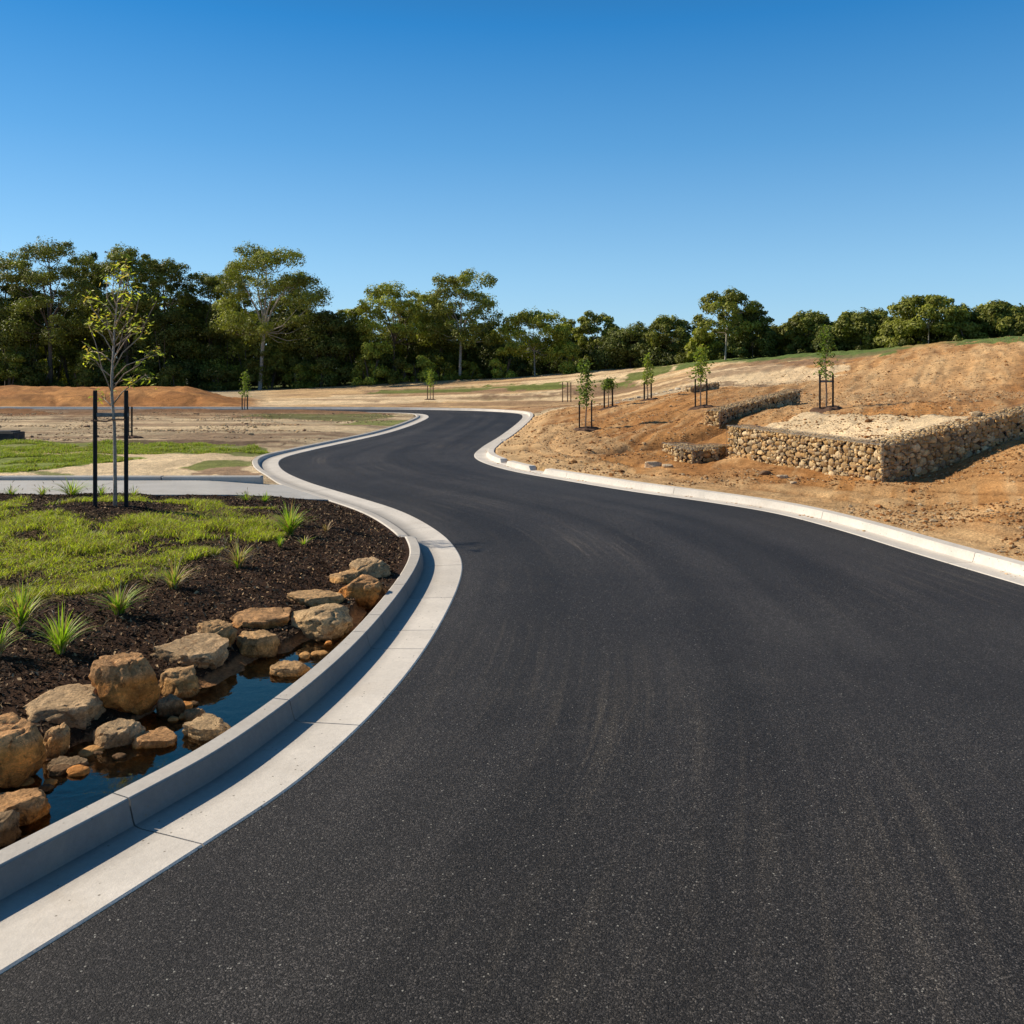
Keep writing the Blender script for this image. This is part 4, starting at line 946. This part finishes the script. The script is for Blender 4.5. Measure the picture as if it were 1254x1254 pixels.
# a small roadworks barrier far away beyond the road
x, d = hit(601, 463, 40); z = zt(x, d); t = empty('barrier', (x, d, z), 'tiny white and orange barrier standing before the trees beyond the road', 'barrier')
for s in (-1, 1):
    g = G(); g.box((x + s * .45, d, z + .25), (.08, .3, .5), (.6, .58, .55), .01); child(g.build('leg', M['plain']), t)
g = G(); g.box((x, d - .02, z + .42), (1.1, .05, .16), (.6, .28, .12), .01); child(g.build('board', M['plain']), t)

# ------------------------------------------------------------------ gum trees
def leafcloud(g, cen, rad, n, size, base, r, up=.25, dome=True):
    """n leaf sprays on the bumpy shell of an ellipsoid clump"""
    v = r.normal(0, 1, (n, 3)); v /= np.linalg.norm(v, axis=1)[:, None]
    if dome: v[:, 2] = np.where(v[:, 2] < -.7, -v[:, 2] * r.uniform(0, 1, n), v[:, 2])
    q = v * (r.uniform(0, 1, n) ** .22)[:, None]; lump = 1 + .22 * np.sin(v[:, 0] * 5 + cen[0]) * np.cos(v[:, 1] * 4 + cen[2]) + r.normal(0, .04, n)
    c = np.array(cen)[None] + q * np.array(rad)[None] * lump[:, None]
    nm = v + r.normal(0, .42, (n, 3)); nm[:, 2] += up; nm /= np.linalg.norm(nm, axis=1)[:, None]
    a = np.cross(nm, r.normal(0, 1, (n, 3))); a /= np.linalg.norm(a, axis=1)[:, None] + 1e-9; b = np.cross(nm, a); s = size * r.uniform(.6, 1.4, n)[:, None]
    V = np.stack([c - a * s, c - b * s * .5 , c + a * s, c + b * s * .5], 1).reshape(-1, 3); k = np.arange(n) * 4
    shade = r.uniform(.65, 1.35, n) * (.55 + .6 * (q[:, 2] + 1) / 2)  # random leaf tone, with shade painted into the clump undersides
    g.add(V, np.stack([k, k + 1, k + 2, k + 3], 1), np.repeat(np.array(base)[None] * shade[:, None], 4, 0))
GUMC = [(.185, .192, .034), (.24, .245, .040), (.13, .145, .030), (.33, .335, .044)]
def crest_d(px): return float(np.interp(px, [0, 450, 600, 750, 860, 1000, 1150, 1254, 1500], [76, 76, 76, 74, 64, 58, 50, 46, 42]))
def gum(px, top, w, seed, label, style='open', dd=0.0, tone=1, trunk=None, cbase=None, bright=1.0):
    """style open: umbrella clumps on visible limbs; dense: full crown"""
    r = np.random.default_rng(seed); d = crest_d(px) + dd; x = X(px, d); z = zt(x, d); zt_ = Zp(top, d); ht = zt_ - z; W = w / 2 * d / F * 1.05
    t = empty('gum_tree', (x, d, z), label, 'tree', 'gum trees along the edge of the site'); gb = G(); gl = G(); bark = (.36, .31, .26) if trunk == 'pale' else (.12, .09, .07)
    tr = .013 * ht * (1.0 if style == 'open' else .8); lean = r.normal(0, .03) * ht; fork = z + ht * (.42 if style == 'open' else .25)
    tp = [(x, d, z - .2), (x + lean * .3, d, z + (fork - z) * .5), (x + lean * .6, d, fork)]; gb.tube(tp, [tr * 1.2, tr, tr * .85], 8, bark)
    base = np.array(GUMC[tone]) * bright
    ncl = int((19 if style == 'open' else 20) + W * (4.4 if style == 'open' else 4.5))
    lo = (cbase if cbase else (.32 if style == 'open' else .08))
    cl = []
    for k in range(ncl):
        for _ in range(30):
            f = lo + (1 - lo) * r.uniform(0, 1) ** (.75 if style == 'open' else .9)
            g_ = (f - lo) / (1 - lo)
            env = math.sqrt(max(1 - ((g_ - .42) / .64) ** 2, .05)) if style == 'open' else math.sqrt(max(1 - ((g_ - .3) / .72) ** 2, .03))
            a = r.uniform(0, 6.283); rr_ = W * env * (r.uniform(.45, 1.0) ** .6 if style == 'open' else r.uniform(.35, 1.0) ** .7); p = (x + lean + math.cos(a) * rr_, d + math.sin(a) * rr_ * .8, z + ht * f)
            rc = W * r.uniform(.17, .31) if style == 'open' else W * r.uniform(.30, .46)
            rc = max(rc, .45)
            if all(np.linalg.norm(np.array(p) - np.array(c[0])) > (rc + c[1]) * (.70 if style == 'open' else .42) for c in cl): break
        cl.append((p, rc))
    cl.append(((x + lean, d, z + ht * .97 - .3), max(W * .22, .5)))
    # main limbs
    nl = 4 + int(W > 3); limbs = []
    for k in range(nl):
        a = k / nl * 6.283 + r.uniform(-.5, .5); e = np.array([x + lean + math.cos(a) * W * .42, d + math.sin(a) * W * .35, fork + (z + ht - fork) * r.uniform(.38, .62)]); m_ = (np.array(tp[-1]) + e) / 2 + np.array([math.cos(a) * W * -.06, 0, 0])
        limbs.append(e); gb.tube([tp[-1], m_, e], [tr * .7, tr * .5, tr * .32], 6, bark)
    lead = np.array([x + lean, d, z + ht * .85]); limbs.append(lead); gb.tube([tp[-1], (np.array(tp[-1]) + lead) / 2 + r.normal(0, .1, 3), lead], [tr * .75, tr * .5, tr * .25], 6, bark)
    for p, rc in cl:
        p = np.array(p); o = min(limbs + [np.array(tp[-1])], key=lambda q: np.linalg.norm(q - p) + (3 if q[2] > p[2] else 0)); m_ = (o + p) / 2 - np.array([0, 0, .12 * np.linalg.norm(p - o)])
        gb.tube([o, m_, p], [tr * .28, tr * .2, tr * .08], 4, bark)
        flat = r.uniform(.8, 1.15) if style == 'open' else r.uniform(.65, .9); n = int((170 if style == 'open' else 240) * max(rc, .6) ** 1.7 + 60); n = min(n, 900)
        cb = base * r.uniform(.75, 1.3)
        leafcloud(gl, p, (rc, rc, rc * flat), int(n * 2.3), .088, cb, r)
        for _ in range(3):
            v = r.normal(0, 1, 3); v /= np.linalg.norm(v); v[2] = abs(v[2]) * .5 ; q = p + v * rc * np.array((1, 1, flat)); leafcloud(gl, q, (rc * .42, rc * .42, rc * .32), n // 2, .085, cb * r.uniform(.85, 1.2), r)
    child(gb.build('trunk', M['bark']), t); child(gl.build('crown', M['leaf']), t); return t
TREES = [ # px, top, width, style, dd, tone, trunk, label
 (62, 303, 112, 'open', 0, 0, None, 'tall gum tree with umbrella clumps, left of the foreground sapling'),
 (8, 316, 70, 'open', 3, 0, None, 'gum tree at the left edge of the photo'),
 (103, 313, 50, 'open', 6, 2, None, 'thin gum crown just right of the tall umbrella gum'),
 (158, 309, 84, 'dense', 1, 1, None, 'full round-topped gum right behind the foreground sapling'),
 (205, 324, 76, 'open', 2, 0, None, 'gum with loose clumps right of the round-topped one'),
 (318, 311, 128, 'open', -2, 1, 'pale', 'tallest wide gum with a pale forked trunk right of centre in the left wood'),
 (262, 338, 70, 'dense', 3, 0, None, 'dense gum left of the pale-trunked tall gum'),
 (362, 372, 70, 'dense', 2, 2, None, 'dark dense tree right under the tall pale-trunked gum'),
 (402, 384, 66, 'dense', 0, 2, None, 'dark dense tree with an even crown, left of the gap in the skyline'),
 (436, 378, 44, 'open', 3, 3, None, 'small light green gum at the low point of the left skyline'),
 (482, 354, 84, 'open', -1, 3, None, 'yellow-green gum left of the tall sparse gum'),
 (524, 362, 50, 'open', 3, 1, None, 'narrow gum between the yellow-green gum and the tall sparse one'),
 (563, 338, 88, 'open', -2, 1, 'pale', 'tall sparse gum with pale trunk above the far end of the road'),
 (596, 398, 44, 'dense', 3, 2, None, 'dark rounded tree at the right foot of the tall sparse gum'),
 (655, 388, 84, 'open', -2, 3, 'pale', 'broad light gum with white trunk, first beyond the skyline gap'),
 (694, 397, 34, 'open', 4, 0, None, 'thin lacy gum right of the broad light gum'),
 (735, 385, 46, 'open', 2, 1, 'pale', 'domed gum with an umbrella top in the middle distance'),
 (772, 404, 64, 'dense', 0, 2, None, 'dense dark tree right of the domed gum'),
 (820, 393, 56, 'open', 2, 0, None, 'flat-topped gum left of the tall twin-topped gum'),
 (798, 412, 44, 'dense', 1, 2, None, 'low dark tree under the flat-topped gum'),
 (888, 361, 72, 'open', -2, 1, 'pale', 'tall twin-topped gum standing alone on the ridge'),
 (922, 384, 48, 'dense', 0, 2, None, 'dark oval tree right of the twin-topped gum'),
 (862, 408, 34, 'dense', 1, 3, None, 'small bright tree left of the twin-topped gum'),
 (957, 404, 46, 'open', 3, 0, None, 'low spreading gum right of the dark oval tree'),
 (992, 388, 52, 'open', 2, 0, None, 'ragged gum on the ridge left of the tallest sapling'),
 (1022, 404, 42, 'dense', 1, 2, None, 'dark tree on the ridge behind the tallest sapling'),
 (1062, 385, 72, 'open', 2, 0, None, 'wide umbrella gum on the right ridge'),
 (1102, 398, 46, 'dense', 1, 1, None, 'green dense tree between the two wide ridge gums'),
 (1137, 369, 84, 'open', 0, 1, 'pale', 'largest gum on the right ridge with pale trunk'),
 (1178, 398, 36, 'dense', 3, 2, None, 'small dark tree right of the largest ridge gum'),
 (1215, 376, 62, 'open', 3, 0, None, 'last gum on the ridge before the right edge'),
 (1256, 398, 36, 'dense', 3, 2, None, 'dark tree cut by the right edge'),
 (30, 332, 60, 'dense', 4, 1, None, 'mid-height full gum between the edge gum and the tall umbrella gum'),
 (128, 330, 56, 'dense', 5, 0, None, 'full gum filling the space left of the round-topped one'),
 (185, 316, 52, 'open', 5, 1, None, 'high gum crown touching the round-topped one on its right'),
 (285, 322, 56, 'open', 4, 1, None, 'gum crown joining the left side of the pale-trunked tall gum'),
 (348, 345, 60, 'open', 4, 0, None, 'low gum clumps stepping down right of the pale-trunked tall gum'),
 (232, 348, 56, 'dense', 4, 2, None, 'dark full gum in the dip between the round-topped and the pale-trunked gums'),
 (500, 380, 60, 'dense', 3, 1, None, 'full gum behind the yellow-green one'),
 (545, 385, 60, 'dense', 3, 0, None, 'full dark gum behind the trunk of the tall sparse gum'),
 (-62, 306, 90, 'open', 2, 1, None, 'gum tree outside the left edge'), (-140, 320, 90, 'dense', 2, 0, None, 'dense tree far outside the left edge'),
 (1305, 385, 70, 'open', 2, 1, None, 'gum tree outside the right edge'), (1370, 370, 70, 'open', 2, 0, None, 'tall gum tree far outside the right edge')]
for i, (px, top, w, st_, dd_, tn, tk, lab) in enumerate(TREES): gum(px, top, w, 300 + i, lab, st_, dd_, tn, tk)
# undergrowth trees and bushes that close the lower half of the wood
def bush(px, top, w, seed, dd, tone, label, group, br=1.0, name='bush'):
    r = np.random.default_rng(seed); d = crest_d(px) + dd; x = X(px, d); z = zt(x, d); ht = Zp(top, d) - z; W = w / 2 * d / F
    t = empty(name, (x, d, z), label, 'bush' if name == 'bush' else 'tree', group); gb = G(); gl = G(); base = np.array(GUMC[tone]) * br
    for k in range(4):
        a = r.uniform(0, 6.28); gb.tube([(x + .1 * math.cos(a), d, z - .1), (x + W * .4 * math.cos(a), d + W * .3 * math.sin(a), z + ht * .6)], [.07, .03], 5, (.10, .075, .055))
    n = int(9 + W * 3)
    for k in range(n):
        f = r.uniform(.08, 1); a = r.uniform(0, 6.28); rr_ = W * math.sqrt(max(1 - (f * .95) ** 2, .04)) * r.uniform(.2, 1); rc = W * r.uniform(.26, .42)
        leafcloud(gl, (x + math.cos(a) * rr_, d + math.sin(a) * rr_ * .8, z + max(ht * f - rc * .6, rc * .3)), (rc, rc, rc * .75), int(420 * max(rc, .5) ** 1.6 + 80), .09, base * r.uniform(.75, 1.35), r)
    child(gb.build('stems', M['bark']), t); child(gl.build('foliage', M['leaf']), t)
rr = random.Random(77)
k = 0
for px in range(-150, 620, 27):
    top = np.interp(px, [-150, 230, 400, 440, 500, 600], [376, 372, 392, 410, 405, 420]) + rr.uniform(-16, 14); k += 1
    bush(px + rr.uniform(-6, 6), top, rr.uniform(62, 84), 500 + k, 1.5 + rr.uniform(-2, 3), rr.choice([0, 1, 2, 2]), 'dark undergrowth tree filling the wood beneath the tall gums', 'undergrowth trees in the left wood', .92, 'undergrowth_tree')
for px in list(range(-40, 600, 44)):
    k += 1; top = np.interp(px, [0, 450, 600], [440, 436, 432]) + rr.uniform(-10, 12)
    bush(px + rr.uniform(-10, 10), top, rr.uniform(38, 56), 560 + k, -2.5 + rr.uniform(-1, 1), rr.choice([0, 1, 3]), 'rounded green bush at the front edge of the left wood', 'bushes along the front of the left wood', .62)
for px in range(610, 1330, 26):
    k += 1; by = float(np.interp(px, [600, 750, 860, 1000, 1180, 1254], [462, 452, 443, 430, 416, 410])); top = by - rr.uniform(10, 28)
    bush(px + rr.uniform(-6, 6), top, rr.uniform(40, 54), 620 + k, 1.5 + rr.uniform(-1, 1.5), rr.choice([0, 1, 2, 2]), 'rounded bush on the ridge below the gum crowns', 'bushes along the right ridge', .75)
for px, top, w, lab in [(618, 424, 40, 'bright rounded bush at the start of the right ridge'), (700, 420, 46, 'bright bush sloping up to the domed gum'), (512, 430, 44, 'light green bush under the tall sparse gum'), (455, 420, 46, 'yellow-green bush below the yellow-green gum')]:
    k += 1; bush(px, top, w, 700 + k, -3, 3, lab, 'bright bushes before the wood', 1.1)
# far-off wood that closes the gaps between the trunks
g = G(); r = np.random.default_rng(99)
for px in np.arange(-420, 1500, 13.0):
    d = crest_d(px) + 13; x = X(px, d); z = zt(x, d); top = float(np.interp(px, [-420, 0, 230, 400, 440, 600, 620, 850, 1254, 1500], [372, 372, 372, 400, 420, 428, 428, 424, 404, 398])); ht = Zp(top, d) - z
    for f in np.arange(.03, 1.0, .9 / max(2, ht / 1.8)):
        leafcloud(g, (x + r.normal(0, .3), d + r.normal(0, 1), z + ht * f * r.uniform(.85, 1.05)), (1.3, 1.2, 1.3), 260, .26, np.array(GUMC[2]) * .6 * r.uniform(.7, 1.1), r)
tag(g.build('wood', M['leaf']), 'dark far wood closing the gaps behind the gum trees', 'wood', kind='stuff')

# ------------------------------------------------------------------ bird
d = 60; x, z = X(129.5, d), Zp(309, d); t = empty('bird', (x, d, z), 'tiny dark bird flying above the left trees', 'bird'); g = G()
g.tube([(x - .11, d, z + .0), (x - .07, d, z + .012), (x, d, z + .015), (x + .09, d, z), (x + .16, d, z - .012)], [.008, .03, .045, .03, .006], 8, (.05, .045, .045)); child(g.build('body', M['plain'], smooth_=True), t)
for s in (-1, 1):
    g = G(); g.add([(x - .05, d, z + .02), (x + .05, d, z + .02), (x + .07, d + s * .15, z + .07), (x + .10, d + s * .26, z + .03), (x - .0, d + s * .15, z + .08)], np.array([[0, 1, 2, 4]]), (.05, .045, .045)); g.f.append(np.array([[4, 2, 3]])); child(g.build('wing', M['plain']), t)

# ------------------------------------------------------------------ light, sky, camera
az = Vector((-.96, .285, 0)).normalized(); EL = math.radians(34.8)
S_ = Vector((az.x * math.cos(EL), az.y * math.cos(EL), math.sin(EL)))
ld = bpy.data.lights.new('sun', 'SUN'); ld.energy = 5.9; ld.angle = math.radians(.5); ld.color = (1, .90, .74)
so = bpy.data.objects.new('sun', ld); col.objects.link(so); so.rotation_euler = S_.to_track_quat('Z', 'Y').to_euler(); so.location = (-20, 5, 20)
sc = bpy.context.scene; w = bpy.data.worlds.new('World'); sc.world = w; w.use_nodes = True; nt = w.node_tree; nt.nodes.clear()
out = nt.nodes.new('ShaderNodeOutputWorld'); bg = nt.nodes.new('ShaderNodeBackground'); sky = nt.nodes.new('ShaderNodeTexSky'); sky.sky_type = 'NISHITA'; sky.sun_disc = False
sky.sun_elevation = EL; sky.sun_rotation = math.atan2(az.x, az.y); sky.air_density = 1.0; sky.dust_density = 0.0; sky.ozone_density = 2.5; sky.altitude = 200
hsv = nt.nodes.new('ShaderNodeHueSaturation'); hsv.inputs['Saturation'].default_value = 1.0; L(nt, sky.outputs[0], hsv.inputs['Color'])
tc = nt.nodes.new('ShaderNodeTexCoord'); sx = nt.nodes.new('ShaderNodeSeparateXYZ'); L(nt, tc.outputs['Generated'], sx.inputs[0])
rp = ramp(nt, sx.outputs[2], [(0.0, (.60, .68, .82)), (.12, (.48, .65, .76)), (.36, (.10, .49, .70)), (.50, (.08, .26, .42)), (1.0, (.07, .13, .20))])
L(nt, mixc(nt, 'MULTIPLY', 1.0, hsv.outputs[0], rp), bg.inputs[0]); bg.inputs[1].default_value = .2; bg2 = nt.nodes.new('ShaderNodeBackground'); g2 = ramp(nt, sx.outputs[2], [(0.0, (.37, .62, .84)), (.10, (.29, .56, .83)), (.24, (.115, .37, .71)), (.36, (.035, .235, .60)), (.5, (.03, .11, .26)), (1.0, (.03, .06, .10))])
L(nt, g2, bg2.inputs[0]); ms = nt.nodes.new('ShaderNodeMixShader'); ms.inputs[0].default_value = .6; L(nt, bg.outputs[0], ms.inputs[1]); L(nt, bg2.outputs[0], ms.inputs[2]); L(nt, ms.outputs[0], out.inputs[0])
cam = bpy.data.cameras.new('camera'); co = bpy.data.objects.new('camera', cam); col.objects.link(co); co.location = (0, 0, H); co.rotation_euler = (math.radians(90), 0, 0)
cam.sensor_width = 36; cam.lens = F / 1254 * 36; cam.shift_y = -(627 - HY) / 1254; cam.clip_start = .05; cam.clip_end = 6000; sc.camera = co
sc.view_settings.view_transform = 'Standard'; sc.view_settings.look = 'None'; sc.view_settings.exposure = 0; sc.view_settings.gamma = 1
sc.cycles.transparent_max_bounces = 12; sc.cycles.max_bounces = 6
